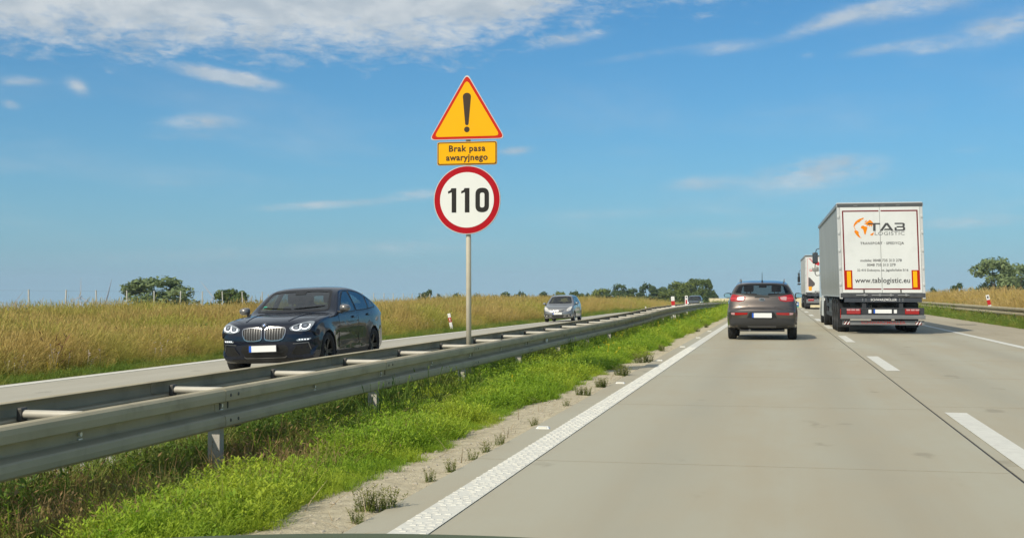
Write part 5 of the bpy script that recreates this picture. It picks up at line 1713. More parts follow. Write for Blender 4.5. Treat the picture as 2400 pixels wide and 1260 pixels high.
# ------------------------------------------------------------------ small hatchbacks on the far carriageway
def hatchback(label, col, loc, scale=(1, 1, 1), rz=0.0, lights=.0, lamp=(.62, .60, .54), bright=True, name='hatchback_car', metal=.75):
    paint = bpy.data.materials.new('paint_' + name); paint.use_nodes = True; p = paint.node_tree.nodes['Principled BSDF']
    p.inputs['Base Color'].default_value = col + (1,); p.inputs['Metallic'].default_value = metal; p.inputs['Roughness'].default_value = .36
    p.inputs['Coat Weight'].default_value = 1; p.inputs['Coat Roughness'].default_value = .05
    gl = MATS.get('glass_clear') or glass_mat('glass_clear', (.50, .56, .55), 0, .06)
    L, W = 3.85, .848; wheels = (.80, 3.23); wr = .295
    S = make_S(L, W, .66, [(0, .86), (1, .93), (2.6, 1.0), (3.85, 1.05)], 1.48, .57, wheels, wr, .09, .08, .9, .8, .022, .012, .36, (.84, .008))
    out = [(.28, .19, .06, 3), (.10, .21, .2, 2.3), (.03, .30, .28, 2.2), (0, .44, .30, 2.2), (.02, .58, .30, 2.2), (.07, .69, .28, 2.2), (.15, .77, .22, 2.4), (.30, .85, .14, 2.6), (.60, .93, .10, 3), (.86, .98, .10, 3), (.98, 1.03, .11, 2.7),
           (1.30, 1.24, .12, 2.7), (1.60, 1.415, .10, 2.8), (1.85, 1.475, .08, 3), (2.3, 1.505, .08, 3), (2.9, 1.49, .08, 3), (3.35, 1.44, .09, 3), (3.50, 1.40, .11, 2.6), (3.60, 1.25, .13, 2.5), (3.70, 1.03, .15, 2.4), (3.78, .85, .18, 2.3), (3.84, .65, .2, 2.3), (3.85, .45, .2, 2.3), (3.80, .30, .16, 2.4), (3.55, .22, .06, 3), (2, .20, .05, 3), (.9, .19, .05, 3)]
    cabin = [(1.10, .42, .05, 3), (1.12, .98, .05, 3), (1.42, 1.22, .06, 3), (1.70, 1.39, .06, 3), (2.3, 1.445, .06, 3), (2.9, 1.43, .06, 3), (3.3, 1.38, .06, 3), (3.45, 1.22, .06, 3), (3.5, .9, .05, 3), (3.4, .42, .05, 3)]
    win_f = rounded([(1.26, .97), (2.18, 1.01), (2.22, 1.385), (1.84, 1.375), (1.55, 1.25)], [.03, .03, .03, .1, .06])
    win_r = rounded([(2.26, 1.015), (2.98, 1.06), (3.02, 1.33), (2.30, 1.385)], .04)
    wind = rounded([(-.64, 1.045), (.64, 1.045), (.52, 1.375), (.2, 1.395), (-.2, 1.395), (-.52, 1.375)], [.05, .05, .06, .1, .1, .06])
    rear = rounded([(-.56, 1.06), (.56, 1.06), (.50, 1.34), (-.50, 1.34)], .06)
    spec = dict(name=name, label=label, S=S, L=L, W=W, paint=paint, glass=gl, outline=out, spine=(1.0, 3.0, .60), cabin=cabin, cabin_spine=(1.5, 3.1, .8), wheels=wheels, wr=wr, arch=.335, track=.105, tw=.19, rimr=.20, spokes=7,
                rim_m=mat('rim_silver', (.45, .45, .45), .3, .8), twin=False, side_windows=[win_f, win_r], windscreen=wind, rear_window=rear, mid_y=2.2, step=.075,
                doors=[dict(poly=[(1.10, .33), (2.22, .30), (2.24, .98), (1.14, .92)], handle=(2.05, .90))], cab=dict(dash_y=1.1, seat_z=.48, rows=(2.0, 2.8), w=W, mir_z=1.33, seat=(.05, .05, .05)))
    t, body = build_car(spec)
    blk = mat('trim_black', (.012, .012, .013), .5); lens = mat('lamp_%.2f' % lamp[0], lamp, .2, coat=1, emit=((1, .96, .88), lights) if lights else None); chrome = mat('chrome', (.72, .72, .72), .12, 1.0)
    for sx in (-1, 1):
        q = lambda P: [(sx * a, b) for a, b in P]
        h = put_patch('headlight', body, rounded(q([(.475, .615), (.60, .60), (.70, .63), (.775, .80), (.765, .86), (.70, .85), (.55, .745)]), .03), 'f', .008, lens, t, .012, .06)[0]
        put_patch('lamp_housing', body, circ(sx * .62, .68, .06, .05, 12), 'f', .011, mat('lamp_reflector', (.75, .75, .75), .15, .6), h, .003, .06)
        put_patch('fog_recess', body, rounded(q([(.42, .30), (.50, .36), (.72, .43), (.72, .33), (.66, .29)]), .02), 'f', .004, blk, t, .01, .07)
        put_patch('fog_light', body, circ(sx * .62, .345, .035, .03, 10), 'f', .009, lens, t, .006, .04)
        put_patch('tail_light', body, rounded(q([(.60, .72), (.78, .72), (.76, 1.0), (.62, 1.0)]), .02), 'r', .008, mat('lamp_red', (.35, .01, .012), .15, coat=1), t, .012, .08)
        door_mirror(t, (sx * .93, 1.25, 1.02), paint, sx, .92)
    g = put_patch('grille', body, rounded([(-.40, .665), (-.30, .575), (.30, .575), (.40, .665), (.15, .65), (-.15, .65)], .02), 'f', .004, blk, t, .01, .06)[0]
    put_patch('grille_bar', body, [(-.33, .612), (.33, .612), (.335, .622), (-.335, .622)], 'f', .010, chrome, g, .01, .09)
    put_patch('badge', body, circ(0, .62, .058, n=16), 'f', .014, mat('badge_silver', (.8, .8, .8), .2, .3), t, .014, .04)
    c = put_patch('lower_intake', body, rounded([(-.36, .385), (.36, .385), (.30, .265), (-.30, .265)], .03), 'f', .004, blk, t, .01, .07)[0]
    put_patch('intake_bar', body, [(-.33, .32), (.33, .32), (.33, .332), (-.33, .332)], 'f', .008, paint, c, .008, .09)
    put_patch('front_lip', body, [(-.62, .235), (.62, .235), (.60, .205), (-.60, .205)], 'f', .008, blk, t, .01, .09)
    plate(t, -.018, .475, .52, .11)
    put_patch('wiper', body, [(-.02, 1.04), (.04, 1.035), (.55, 1.075), (.55, 1.085)], 'f', .016, blk, t, .01, .08)
    t.location = loc; t.rotation_euler = (0, R(-1.5), rz); t.scale = scale
    return t


brown_suv()
hatchback('small silver grey hatchback coming towards us on the far carriageway', (.27, .275, .275), (-11.93, 69.0, float(zopp(-12, 70)) - .005), (1.0, 1.0, 1.0), R(.5))
hatchback('tiny distant dark blue car with lit headlights in front of the far wood', (.012, .018, .030), (-9.6, 150, float(zopp(-9.6, 151)) + .0), (1.08, 1.15, 1.16), 0, 2.5, (.75, .75, .75), True, 'distant_car', .3)
# ================================================================== TRUCKS
def lean_pts(mb, k, z0=1.0):
    mb.v = [(x - k * max(0, z - z0), y, z) for x, y, z in mb.v]
    return mb


def print_on_door(polys, name, m, parent, cx, cz, y, h, k):
    pass


def curtain_mat(name, a, b):
    m = bpy.data.materials.new(name); m.use_nodes = True; nt = m.node_tree; p = nt.nodes['Principled BSDF']
    p.inputs['Roughness'].default_value = .55
    pos = objco(nt); x, y, z = sep(nt, pos)
    n = noise(nt, comb(nt, x, y * .8, z * .25), 2.0, 5, .6)
    c = mixc(nt, n.sm(.3, .7), a, b)
    drt = noise(nt, comb(nt, x, y * 3, z * .5), 1.5, 5, .6)
    c = mixc(nt, drt.sm(.5, .8) * (z * -1.0).sm(-2.2, -1.2) * .5, c, tuple(q * .55 for q in a))
    lnk(nt, c, p.inputs['Base Color'])
    bp = nt.nodes.new('ShaderNodeBump'); bp.inputs['Strength'].default_value = .5; bp.inputs['Distance'].default_value = .03
    nt.links.new(noise(nt, comb(nt, x, y * 1.3, z * .2), 1.6, 3, .5).s, bp.inputs['Height']); nt.links.new(bp.outputs[0], p.inputs['Normal'])
    return m


def truck_wheel(parent, pos, sgn, dual=False, cache={}):
    key = dual
    if key not in cache:
        t = MB(); r = .50
        for x0, x1 in ([(-.34, -.02), (.02, .34)] if dual else [(-.19, .19)]):
            t.lathe([(.29, x0 + .02), (.36, x0), (.46, x0 + .005), (r, x0 + .04), (r, (x0 + x1) / 2 - .02), (r - .012, (x0 + x1) / 2), (r, (x0 + x1) / 2 + .02), (r, x1 - .04), (.46, x1 - .005), (.36, x1), (.29, x1 - .02)], 36, 'x')
        o = t.obj('wheel', mat('tyre_rubber', (.012, .012, .012), .85, bump=.2, bscale=60), None, angle=50); tm = o.data; bpy.data.objects.remove(o)
        r_ = MB(); xe = .33 if dual else .18
        r_.lathe([(.30, xe), (.285, xe - .03), (.26, xe - .11), (.20, xe - .12), (.14, xe - .06), (.10, xe - .02), (0, xe - .01)], 28, 'x')
        for k in range(10):
            a = 2 * math.pi * k / 10; r_.tube((xe - .12, .17 * math.cos(a), .17 * math.sin(a)), (xe - .06, .17 * math.cos(a), .17 * math.sin(a)), .014, n=6)
        r_.lathe([(.285, -xe + .05), (.1, -xe + .1), (0, -xe + .1)], 20, 'x')
        o = r_.obj('rim', mat('truck_rim', (.06, .06, .06), .55, .3), None, angle=40); rm = o.data; bpy.data.objects.remove(o)
        cache[key] = (tm, rm)
    tm, rm = cache[key]
    o = ob('wheel', tm, parent, pos, (0, 0, 0 if sgn > 0 else math.pi)); ob('rim', rm, o)


def semi_truck(label, loc, rz, lean, kind_, curtain, cabcol):
    t = thing('semi_truck', label, 'truck', loc, rz, 'white semi trailer trucks in the right lane')
    W = 1.265; LT = 13.6; ZB, ZT = 1.285, 4.05
    K = lean
    ln = lambda mb: lean_pts(mb, K)
    wht = mat('trailer_white', (.69, .705, .68), .45, var=.03, vscale=.9, dirt=((.50, .51, .48), .35, 1.4)); alu = mat('trailer_frame_white', (.60, .60, .58), .4, .2)
    dkf = mat('chassis_dark', (.035, .037, .042), .6, .2, var=.2, vscale=4); blk = mat('trim_black', (.012, .012, .013), .5)
    gry = mat('bumper_plank', (.21, .215, .215), .5, .4, var=.1, vscale=3)
    maroon = mat('print_maroon', (.18, .018, .022), .5, spec=.2); redr = mat('reflector_red', (.42, .016, .003), .5, spec=.15); yelr = mat('reflector_yellow', (.85, .43, .003), .5, spec=.15); ink = mat('print_grey', (.055, .055, .055), .5); inkl = mat('print_mid_grey', (.22, .225, .22), .5); orange = mat('print_orange', (.80, .24, .003), .5, spec=.15)
    # box: curtain flanks, roof, front wall, corner posts
    for sg in (-1, 1):
        cm = MB(); n = 34; pr_ = []
        for i in range(n + 1):
            y = .10 + (LT - .15) * i / n
            wv = .012 * math.sin(i * 1.9) + .008 * math.sin(i * 4.1)
            pr_.append((y, wv))
        v, f = [], []
        zs = [1.16, 1.22, 1.27, 1.40, 1.44, 2.2, 3.1, 3.95]
        for (y, wv) in pr_:
            for j, z in enumerate(zs):
                a = math.sin(math.pi * (z - 1.16) / 2.8)
                fold = [.012, -.010, .010, -.012, .006, 0, 0, 0][j]
                v.append((sg * (W - .012 + wv * a + fold * .8), y, z))
        m = len(zs)
        for i in range(n):
            for j in range(m - 1): f.append((i * m + j, (i + 1) * m + j, (i + 1) * m + j + 1, i * m + j + 1))
        cm.add(v, f); ln(cm).obj('side_curtain', curtain, t, smooth=True)
        ln(MB().box(sg * W - .03, sg * W + .035, -.01, LT, 3.96, 4.07, .015)).obj('roof_rail', mat('roof_rail_grey', (.30, .31, .31), .4, .4), t)
        post = ln(MB().box(*sorted((sg * (W - .075), sg * (W + .015))), -.015, .10, 1.10, 4.0, .01)).obj('corner_post', alu, t)
        for z in (1.55, 2.05, 2.6, 3.15, 3.65): ln(MB().box(*sorted((sg * (W - .05), sg * (W + .015))), -.045, .0, z - .045, z + .045, .012)).obj('hinge', alu, post)
    ln(MB().box(-W + .03, W - .03, .0, LT, 4.04, 4.075)).obj('roof', mat('roof_cover', (.60, .61, .60), .5), t)
    ln(MB().box(-W + .02, W - .02, LT - .06, LT, 1.2, 4.03)).obj('front_wall', wht, t)
    ln(MB().box(-W + .02, W - .02, .12, LT - .1, 1.15, 1.27)).obj('floor', dkf, t)
    hd = ln(MB().box(-W - .005, W + .005, -.03, .14, 3.945, 4.055, .012)).obj('roof_header', mat('header_dark', (.10, .105, .105), .45, .3), t)
    ln(MB().box(-W - .005, W + .005, -.034, .15, 4.056, 4.085, .006)).obj('header_trim', alu, hd)
    for x in (-.72, -.1, .1, .55): ln(MB().box(x - .06, x + .06, -.045, -.03, 3.975, 4.0)).obj('marker_light', gry, hd)
    # rear doors
    DW = W - .08
    for sg in (-1, 1):
        a, b = sorted((sg * .008, sg * DW))
        d = ln(MB().box(a, b, -.035, .03, ZB, 3.94, .008)).obj('rear_door', wht, t)
        if kind_ == 'tab':
            bo = MB(); y0, y1 = -.0385, -.0355
            bx = lambda x0, x1, z0, z1: bo.box(min(sg * x0, sg * x1), max(sg * x0, sg * x1), y0, y1, z0, z1)
            bx(.03, 1.13, 3.80, 3.84); bx(1.09, 1.13, 1.385, 3.80); bx(.03, 1.09, 1.385, 1.42)
            ln(bo).obj('border_stripe', maroon, d)
            ln(MB().box(*sorted((sg * .885, sg * 1.13)), -.042, -.039, 1.385, 1.985)).obj('reflector_board', redr, d)
            ln(MB().box(*sorted((sg * .925, sg * 1.045)), -.045, -.0425, 1.455, 1.955)).obj('reflector_panel', yelr, d)
        lb = MB(); lb.tube((sg * .55, -.045, ZB + .01), (sg * .55, -.045, ZB + .10), .018, n=8)
        ln(lb).obj('door_stop', blk, d)
    ln(MB().box(-.03, .03, -.022, .02, ZB, 3.94)).obj('door_seal', mat('seal_grey', (.36, .37, .36), .6), t)
    # writing on the doors: text sheets lie 3 mm proud of the white panels
    def word(s, x, z, size, m, bold=0, sx=1.0, sp=1.0):
        me = text_mesh(s, size, 'CENTER', bold, sx, sp, m); o = ob('lettering', me, t, (x - K * (z - 1), -.0395, z), (math.pi / 2, 0, 0)); return o

    def art(name, polys, m, cx, cz, sc, y=-.0395):
        me = flat_poly_mesh(name, [[(a * sc, b * sc) for a, b in p] for p in polys], m)
        return ob(name, me, t, (cx - K * (cz - 1), y, cz), (math.pi / 2, 0, 0))
    if kind_ == 'tab':
        # globe of continents, radius about one unit
        am_n = [(-.98, .25), (-.93, .42), (-.80, .60), (-.60, .78), (-.38, .90), (-.10, .98), (.02, .97), (-.05, .86), (-.25, .80), (-.22, .72), (-.38, .66), (-.36, .60), (-.52, .52), (-.60, .55), (-.62, .44), (-.76, .36), (-.84, .24), (-.92, .12), (-.97, .02)]
        am_c = [(-.92, .12), (-.84, -.02), (-.78, -.18), (-.82, -.20), (-.90, -.05)]
        am_s = [(-.92, -.30), (-.80, -.22), (-.62, -.28), (-.48, -.42), (-.50, -.58), (-.42, -.76), (-.34, -.92), (-.20, -.98), (-.42, -.97), (-.62, -.80), (-.80, -.58), (-.90, -.42)]
        afr = [(-.28, .10), (-.20, .20), (-.02, .22), (.08, .14), (.24, .12), (.34, .04), (.30, -.14), (.24, -.34), (.18, -.58), (.12, -.68), (.04, -.62), (.00, -.40), (-.06, -.22), (-.10, -.12), (-.24, -.06), (-.30, .02)]
        asia = [(.02, .40), (.16, .46), (.26, .58), (.42, .66), (.52, .78), (.66, .72), (.80, .60), (.90, .44), (.98, .26), (.90, .24), (.84, .30), (.78, .22), (.72, .08), (.68, .18), (.60, .26), (.56, .08), (.50, .20), (.38, .26), (.30, .18), (.24, .24), (.34, .30), (.20, .34)]
        eur = [(.06, .54), (.12, .64), (.22, .72), (.30, .76), (.26, .66), (.18, .56)]
        aus = [(.58, -.70), (.66, -.60), (.80, -.54), (.92, -.44), (.94, -.54), (.88, -.68), (.76, -.78), (.66, -.72)]
        art('globe_emblem', [am_n, am_c, am_s, afr, asia, eur, aus], orange, -.485, 3.30, .315)
        u = .245                                           # letter height; drawn as cut out shapes
        T_ = [[(-.36, 0), (-.02, 0), (-.02, -.04), (-.15, -.04), (-.15, -.245), (-.225, -.245), (-.225, -.04), (-.40, -.04)]]
        A_ = [[(.02, -1), (.26, -1), (.66, -.24), (.80, -.50), (.92, -.72), (.50, -.72), (.40, -.90), (1.02, -.90), (1.06, -1), (1.30, -1), (.78, 0), (.54, 0)]]
        B_ = [[(0, 0), (.86, 0), (1.00, -.10), (1.00, -.40), (.92, -.48), (1.04, -.58), (1.04, -.88), (.90, -1), (0, -1), (0, -.58), (.20, -.58), (.20, -.84), (.80, -.84), (.84, -.78), (.84, -.64), (.78, -.58), (.20, -.58), (.20, -.42), (.74, -.42), (.80, -.36), (.80, -.22), (.76, -.16), (0, -.16)]]
        def big(P, x0, sx): return [[(x0 + a * sx, b * u) for a, b in p] for p in P]
        art('lettering', T_ + big(A_, -.035, .325) + big(B_, .415, .30), ink, .02, 3.445, 1.0, -.0425)
        word('LOGISTIC', .275, 3.115, .150, inkl, .001, 1.32, 1.08)
        word('TRANSPORT · SPEDYCJA', .04, 2.815, .108, ink, .0015, 1.0, 1.12)
        word('mobile: 0048 735 313 278', -.01, 2.285, .112, ink, .0015, 1.0, 1.04)
        word('0048 735 313 279', -.005, 2.145, .112, ink, .0015, 1.0, 1.04)
        word('32-410 Dobczyce, os. Jagiellońskie 5/16', .03, 1.985, .098, ink, .001, .95, 1.02)
        word('www.tablogistic.eu', .02, 1.665, .225, ink, .003, .93, 1.03)
    else:
        # the other trailer: red swash, grey name, dark arrow, amber board, partly hidden
        rd = mat('print_red', (.55, .02, .03), .5); gy = mat('print_pale_grey', (.32, .33, .32), .5); dk = mat('print_dark', (.09, .075, .075), .5); am = mat('reflector_amber', (.85, .36, .01), .4)
        art('red_swash', [[(-1.06, 3.84), (-.93, 3.84), (-.60, 3.50), (-.68, 3.40)]], mat('print_pink_red', (.60, .25, .25), .5), 0, 0, 1.0)
        art('red_swash', [[(-.62, 3.72), (-.50, 3.78), (-.20, 3.42), (-.34, 3.28), (-.56, 3.38), (-.70, 3.56)]], rd, 0, 0, 1.0, -.0415)
        art('dark_arrow', [[(-1.07, 2.42), (-.96, 2.38), (-.60, 1.98), (-.60, 1.83), (-.82, 1.66), (-1.07, 1.72)]], dk, 0, 0, 1.0)
        art('reflector_board', [[(-1.06, 1.72), (-.80, 1.72), (-.83, 1.05 + .35), (-1.04, 1.40)]], am, 0, 0, 1.0, -.0415)
        art('grey_dash', [[(-.10, 2.30), (.22, 2.42), (.22, 2.32), (-.02, 2.22)]], gy, 0, 0, 1.0)
        art('grey_strip', [[(-.62, 1.36), (.62, 1.36), (.62, 1.32), (-.62, 1.32)]], dk, 0, 0, 1.0)
        art('emblem_square', [[(-.98, 3.02), (-.80, 3.02), (-.80, 2.86), (-.98, 2.86)]], rd, 0, 0, 1.0)
        art('emblem_core', [[(-.94, 2.98), (-.84, 2.98), (-.84, 2.90), (-.94, 2.90)]], wht, 0, 0, 1.0, -.0415)
        art('name_strokes', [[(-.74 + .105 * i, 2.87 + .02 * (i % 2)), (-.68 + .105 * i, 2.87 + .02 * (i % 2)), (-.68 + .105 * i, 2.95 + .05 * (i % 3 == 0)), (-.74 + .105 * i, 2.95 + .05 * (i % 3 == 0))] for i in range(14)], gy, 0, 0, 1.0)
        bo = MB().box(-1.10, 1.10, -.0385, -.0355, 3.82, 3.85).box(-1.10, -1.07, -.0385, -.0355, 1.40, 3.82).box(1.07, 1.10, -.0385, -.0355, 1.40, 3.82)
        ln(bo).obj('border_stripe', mat('print_pink_red', (.60, .25, .25), .5), t)
    # rear frame, latch handles, maker's beam
    MB().box(-W, W, -.03, .30, 1.145, 1.278, .008).obj('rear_frame', mat('frame_grey', (.075, .077, .082), .5, .3, var=.2, vscale=5), t)
    for x in (-.62, -.16, .16, .62):
        hm = MB(); hm.box(x - .17, x + .17, -.065, -.035, 1.195, 1.225, .008).box(x + .05, x + .11, -.075, -.032, 1.18, 1.25, .008)
        hm.obj('latch_handle', mat('latch_zinc', (.35, .35, .34), .4, .5), t)
    bm_ = MB().box(-W + .12, W - .10, .0, .10, .995, 1.142, .006).obj('maker_beam', mat('beam_blue_grey', (.055, .062, .075), .5, .3), t)
    if kind_ == 'tab':
        ob('lettering', text_mesh('SCHWARZMÜLLER', .105, 'CENTER', .001, .88, 1.0, mat('print_white', (.75, .75, .73), .5)), t, (.03, -.004, 1.068), (math.pi / 2, 0, 0))
    for x in (-.60, -.50, .50, .60):
        for z in (1.045, 1.095): MB().tube((x, -.012, z), (x, .002, z), .016, n=8).obj('beam_bolt', mat('latch_zinc', (.35, .35, .34), .4, .5), bm_)
    for x in (-.55, .55): MB().box(x - .06, x + .06, .05, .12, .80, 1.0).obj('bumper_bracket', dkf, t)
    lb = MB().box(-W + .03, W - .03, .03, .12, .60, .825, .01).obj('light_bar', dkf, t)
    lred = mat('lamp_red', (.35, .01, .012), .15, coat=1); lw = mat('lamp_pinkish', (.52, .30, .30), .15, coat=1)
    for sg in (-1, 1):
        tl = MB().box(*sorted((sg * .66, sg * 1.08)), -.03, .028, .625, .79, .012).obj('tail_light', lred, t)
        for i in range(3):
            x = .70 + .135 * i
            MB().prism([(sg * x, .735), (sg * (x + .105), .735), (sg * (x + .115), .783), (sg * (x - .005), .783)], lambda a, b, h: (a, h, b), -.0345, -.0305).obj('lamp_lens', lw, tl)
        MB().prism(rounded([(-.045, -.055), (.045, -.055), (.045, .055), (-.045, .055)], .01), lambda a, b, h: (sg * .38 + a, h, .71 + b), .024, .029).obj('small_plate', mat('plate_white', (.8, .8, .78), .4), lb)
    plate(t, .018, .712, .54, .12, False)
    if kind_ == 'tab':
        MB().box(-W, W, -.02, .13, .475, .597, .012).obj('bumper_plank', gry, t)
        fl = MB().box(-W + .06, W - .02, .10, .12, .29, .425).obj('spray_flap', gry, t)
        ob('lettering', text_mesh('SCHWARZMÜLLER', .132, 'CENTER', .001, 1.2, 1.0, mat('print_rust_red', (.42, .05, .045), .6)), t, (.02, .0965, .362), (math.pi / 2, 0, 0))
        for sg in (-1, 1):
            o = MB().box(*sorted((sg * .98, sg * 1.16)), .092, .097, .30, .415).obj('warning_square', mat('print_maroon', (.20, .025, .03), .5), fl)
            st = [[(-.09, .02), (-.09, .055), (-.05, .055)][::-1], [(-.09, -.055), (-.02, .055), (.02, .055), (-.055, -.055)], [(0.0, -.055), (.07, .055), (.09, .055), (.09, .03), (.04, -.055)]]
            me = flat_poly_mesh('stripe', st, mat('plate_white', (.8, .8, .78), .4)); ob('stripe', me, fl, (sg * 1.07, .090, .358), (math.pi / 2, 0, 0))
        for sg in (-1,): MB().box(sg * W - .004, sg * W + .01, -.02, .06, .50, .78).obj('side_marker', mat('reflector_red', (.45, .022, .006), .4), t)
    else:
        MB().box(-W + .05, W - .05, -.02, .13, .475, .75, .012).obj('bumper_plank', gry, t)
        fl = MB().box(-W + .06, W - .02, .10, .12, .33, .45).obj('spray_flap', dkf, t)
    # chassis, axles, wheels
    for x in (-.48, .48): MB().box(x - .07, x + .07, .2, LT - 1.0, .85, 1.14).obj('chassis_rail', dkf, t)
    ax = [2.35, 3.66, 4.97]
    for y in ax:
        MB().tube((-1.0, y, .5), (1.0, y, .5), .07, n=10).obj('axle', dkf, t)
        for sg in (-1, 1):
            truck_wheel(t, (sg * 1.06, y, .5), sg)
            MB().prism([(y + .62 * math.cos(a), .5 + .62 * math.sin(a)) for a in np.linspace(R(15), R(165), 12)] + [(y + .58 * math.cos(a), .5 + .58 * math.sin(a)) for a in np.linspace(R(165), R(15), 12)], lambda a, b, h: (sg * h, a, b), .87, 1.25).obj('mudguard', blk, t)
    for sg in (-1, 1):
        MB().box(*sorted((sg * .875, sg * 1.24)), 1.60, 1.63, .18, .95).obj('mud_flap', blk, t)
        MB().box(*sorted((sg * 1.17, sg * 1.21)), 5.9, 10.2, .45, .58).box(*sorted((sg * 1.17, sg * 1.21)), 5.9, 10.2, .78, .91).box(*sorted((sg * 1.16, sg * 1.20)), 6.2, 6.28, .45, 1.1).box(*sorted((sg * 1.16, sg * 1.20)), 9.7, 9.78, .45, 1.1).obj('side_guard', dkf, t)
        MB().box(*sorted((sg * .62, sg * 1.16)), 7.0, 9.2, .50, 1.06, .06).obj('pallet_box', mat('pallet_box_grey', (.11, .115, .11), .6), t)
    # tractor
    cb = mat('cab_' + kind_, cabcol, .35, coat=.6)
    y0 = LT - .35
    cabp = [(y0 + .55, .95), (y0 + .55, 3.55), (y0 + 1.1, 3.72), (y0 + 2.2, 3.70), (y0 + 2.62, 3.30), (y0 + 2.88, 2.0), (y0 + 2.95, 1.2), (y0 + 2.95, .35), (y0 + 2.0, .35), (y0 + 2.0, 1.05), (y0 + .9, 1.05), (y0 + .9, .95)]
    MB().prism(cabp, lambda a, b, h: (h, a, b), -1.225, 1.225).obj('cab', cb, t)
    MB().prism([(y0 + 2.655, 3.2), (y0 + 2.885, 2.05), (y0 + 2.91, 2.05), (y0 + 2.68, 3.2)], lambda a, b, h: (h, a, b), -1.1, 1.1).obj('windscreen', mat('cab_glass', (.02, .025, .03), .05, coat=1), t)
    for sg in (-1, 1):
        MB().prism([(y0 + 1.75, 2.2), (y0 + 2.72, 2.1), (y0 + 2.55, 2.95), (y0 + 1.75, 2.95)], lambda a, b, h: (sg * h, a, b), 1.226, 1.235).obj('side_window', mat('cab_glass', (.02, .025, .03), .05, coat=1), t)
        truck_wheel(t, (sg * 1.04, y0 + 1.50, .5), sg); truck_wheel(t, (sg * .93, y0 - 2.3, .5), sg, True)
        MB().prism(rounded([(y0 - 1.55, .34), (y0 + .75, .34), (y0 + .75, 1.12), (y0 - 1.55, 1.12)], .05), lambda a, b, h: (sg * h, a, b), .75, 1.235).obj('side_skirt', mat('skirt_white', (.74, .74, .72), .4), t)
        # two part mirror on tubular arms
        zo = 0 if kind_ == 'tab' else -.40
        mi = MB().box(*sorted((sg * 1.30, sg * 1.53)), y0 + 2.55, y0 + 2.72, 2.55 + zo, 3.03 + zo * .9, .05).obj('door_mirror', mat('mirror_black', (.015, .015, .016), .35), t)
        MB().path([Vector((sg * 1.2, y0 + 2.6, 3.22)), Vector((sg * 1.36, y0 + 2.62, 3.16)), Vector((sg * 1.40, y0 + 2.62, 3.0))], .018, 6).path([Vector((sg * 1.42, y0 + 2.62, 2.56)), Vector((sg * 1.42, y0 + 2.62, 2.1)), Vector((sg * 1.36, y0 + 2.62, 2.02)), Vector((sg * 1.2, y0 + 2.6, 2.04))], .018, 6).obj('mirror_arm', blk, mi)
        MB().box(*sorted((sg * 1.32, sg * 1.50)), y0 + 2.545, y0 + 2.55, 2.60, 2.98).obj('mirror_glass', mat('mirror_glass_dim', (.10, .12, .14), .1, .5), mi)
        MB().box(*sorted((sg * 1.27, sg * 1.54)), y0 + 2.55, y0 + 2.72, 2.20 + zo * .7, 2.42 + zo * .9, .06).obj('lower_mirror', mat('mirror_grey', (.32, .32, .31), .35, .3) if kind_ == 'tab' else blk, mi)
    MB().box(-1.2, 1.2, y0 - 3.1, y0 + .6, .80, 1.02).obj('tractor_frame', dkf, t)
    return t


def trucks():
    cs = curtain_mat('curtain_grey', (.31, .325, .315), (.36, .375, .36))
    cw = curtain_mat('curtain_pale', (.45, .455, .43), (.54, .54, .50))
    semi_truck('white box semi trailer with orange globe logo and web address on its rear doors', (3.20, 40.5, -.01), R(.55), .030, 'tab', cs, (.70, .70, .68))
    semi_truck('white semi trailer with a red swash partly hidden behind the nearer truck', (3.38, 97.5, 0.0), R(.3), .012, 'other', cw, (.55, .55, .53))


trucks()
# ================================================================== HAZE
def haze():
    m = bpy.data.materials.new('thin_air'); m.use_nodes = True; nt = m.node_tree; nt.nodes.clear()
    v = nt.nodes.new('ShaderNodeVolumePrincipled'); v.inputs['Color'].default_value = (.58, .79, 1.0, 1); v.inputs['Density'].default_value = .00017; v.inputs['Anisotropy'].default_value = -.15
    o = nt.nodes.new('ShaderNodeOutputMaterial'); nt.links.new(v.outputs[0], o.inputs['Volume'])
    b = MB().box(-4400, 3300, -100, 5200, -330, 75).obj('haze', m)
    kind(b, 'stuff')


haze()


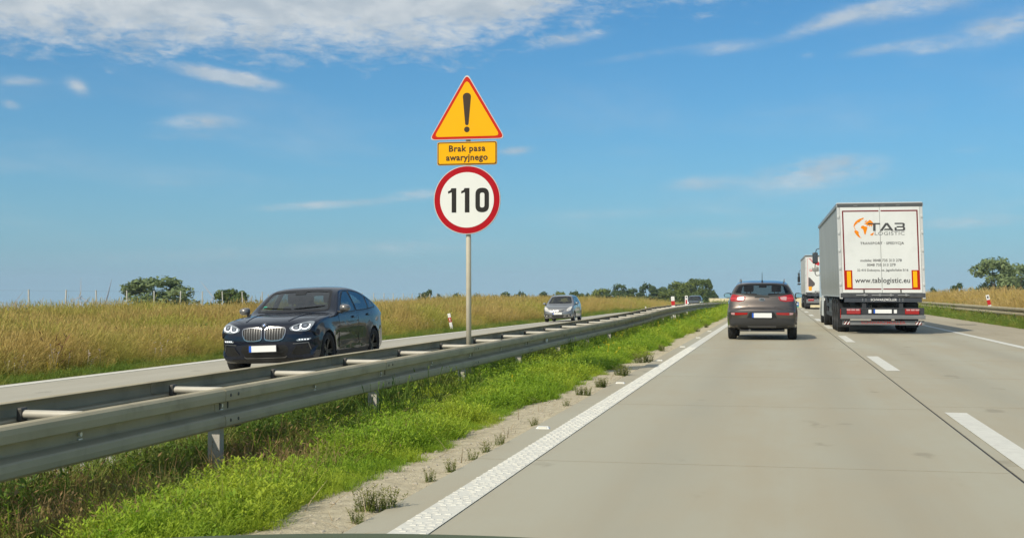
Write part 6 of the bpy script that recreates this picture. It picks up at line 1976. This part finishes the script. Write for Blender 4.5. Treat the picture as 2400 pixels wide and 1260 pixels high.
# ================================================================== THE CAR THE PICTURE IS TAKEN FROM
def own_car():
    t = thing('car', 'dark green bonnet along the bottom edge, of the car the picture is taken from', 'car', (-.42, 0, 0))
    pm = mat('paint_green', (.085, .105, .050), .65, spec=.2)
    d = pix_dir(1080, 1250); yf = 2.02; zf = 1.3 + d.z / d.y * yf
    xs = np.linspace(-.84, .84, 33); ys = list(np.linspace(.95, 1.90, 14)) + [1.96, 2.0, 2.03, 2.055, 2.075, 2.09, 2.10]
    # height of the sheet: its crest just reaches the line of sight of the photograph's bottom edge
    zf += max(0, -max((zf + .055 * (2.02 - min(y, 2.02)) / 1.05 - (.16 * (1 - math.sqrt(max(0, 1 - ((y - 1.96) / .14) ** 2))) if y > 1.96 else 0) - 1.3 - d.z / d.y * y) for y in ys)) - .0012
    v = []
    for y in ys:
        for x in xs:
            e = max(0, (abs(x) - .70) / .14)
            z = zf + .0 - .040 * x * x + .055 * (2.02 - min(y, 2.02)) / 1.05 - .07 * (1 - math.sqrt(max(0, 1 - e * e)))
            if y > 1.96: q = (y - 1.96) / .14; z -= .16 * (1 - math.sqrt(max(0, 1 - q * q)))
            v.append((x, y - .16 * (x / .84) ** 2 * (y - .95) / 1.15, z))
    n = len(xs); f = [(j * n + i, j * n + i + 1, (j + 1) * n + i + 1, (j + 1) * n + i) for j in range(len(ys) - 1) for i in range(n - 1)]
    b = ob('bonnet', mesh_from('bonnet', v, f, pm, True), t)
    m = b.modifiers.new('sheet', 'SOLIDIFY'); m.thickness = .02; m.offset = -1
    zl = zf - .20
    for sg in (-1, 1):
        wing = [(.95, zl + .10), (.95, .42), (1.02, .30)] + [(1.42 + .37 * math.cos(a), .33 + .37 * math.sin(a)) for a in np.linspace(R(178), R(2), 14)] + [(1.88, .30), (1.93, .45), (1.94, zl)]
        MB().prism(wing, lambda a, c, h: (sg * h, a, c), .80, .855).obj('front_wing', pm, t)
        make_wheel(t, (sg * .74, 1.42, .32), sg, .32, .2, .21, 7, mat('rim_silver', (.45, .45, .45), .3, .8), False)
    MB().box(-.80, .80, 1.86, 1.95, .28, zl, .04).obj('front_bumper', pm, t)


own_car()
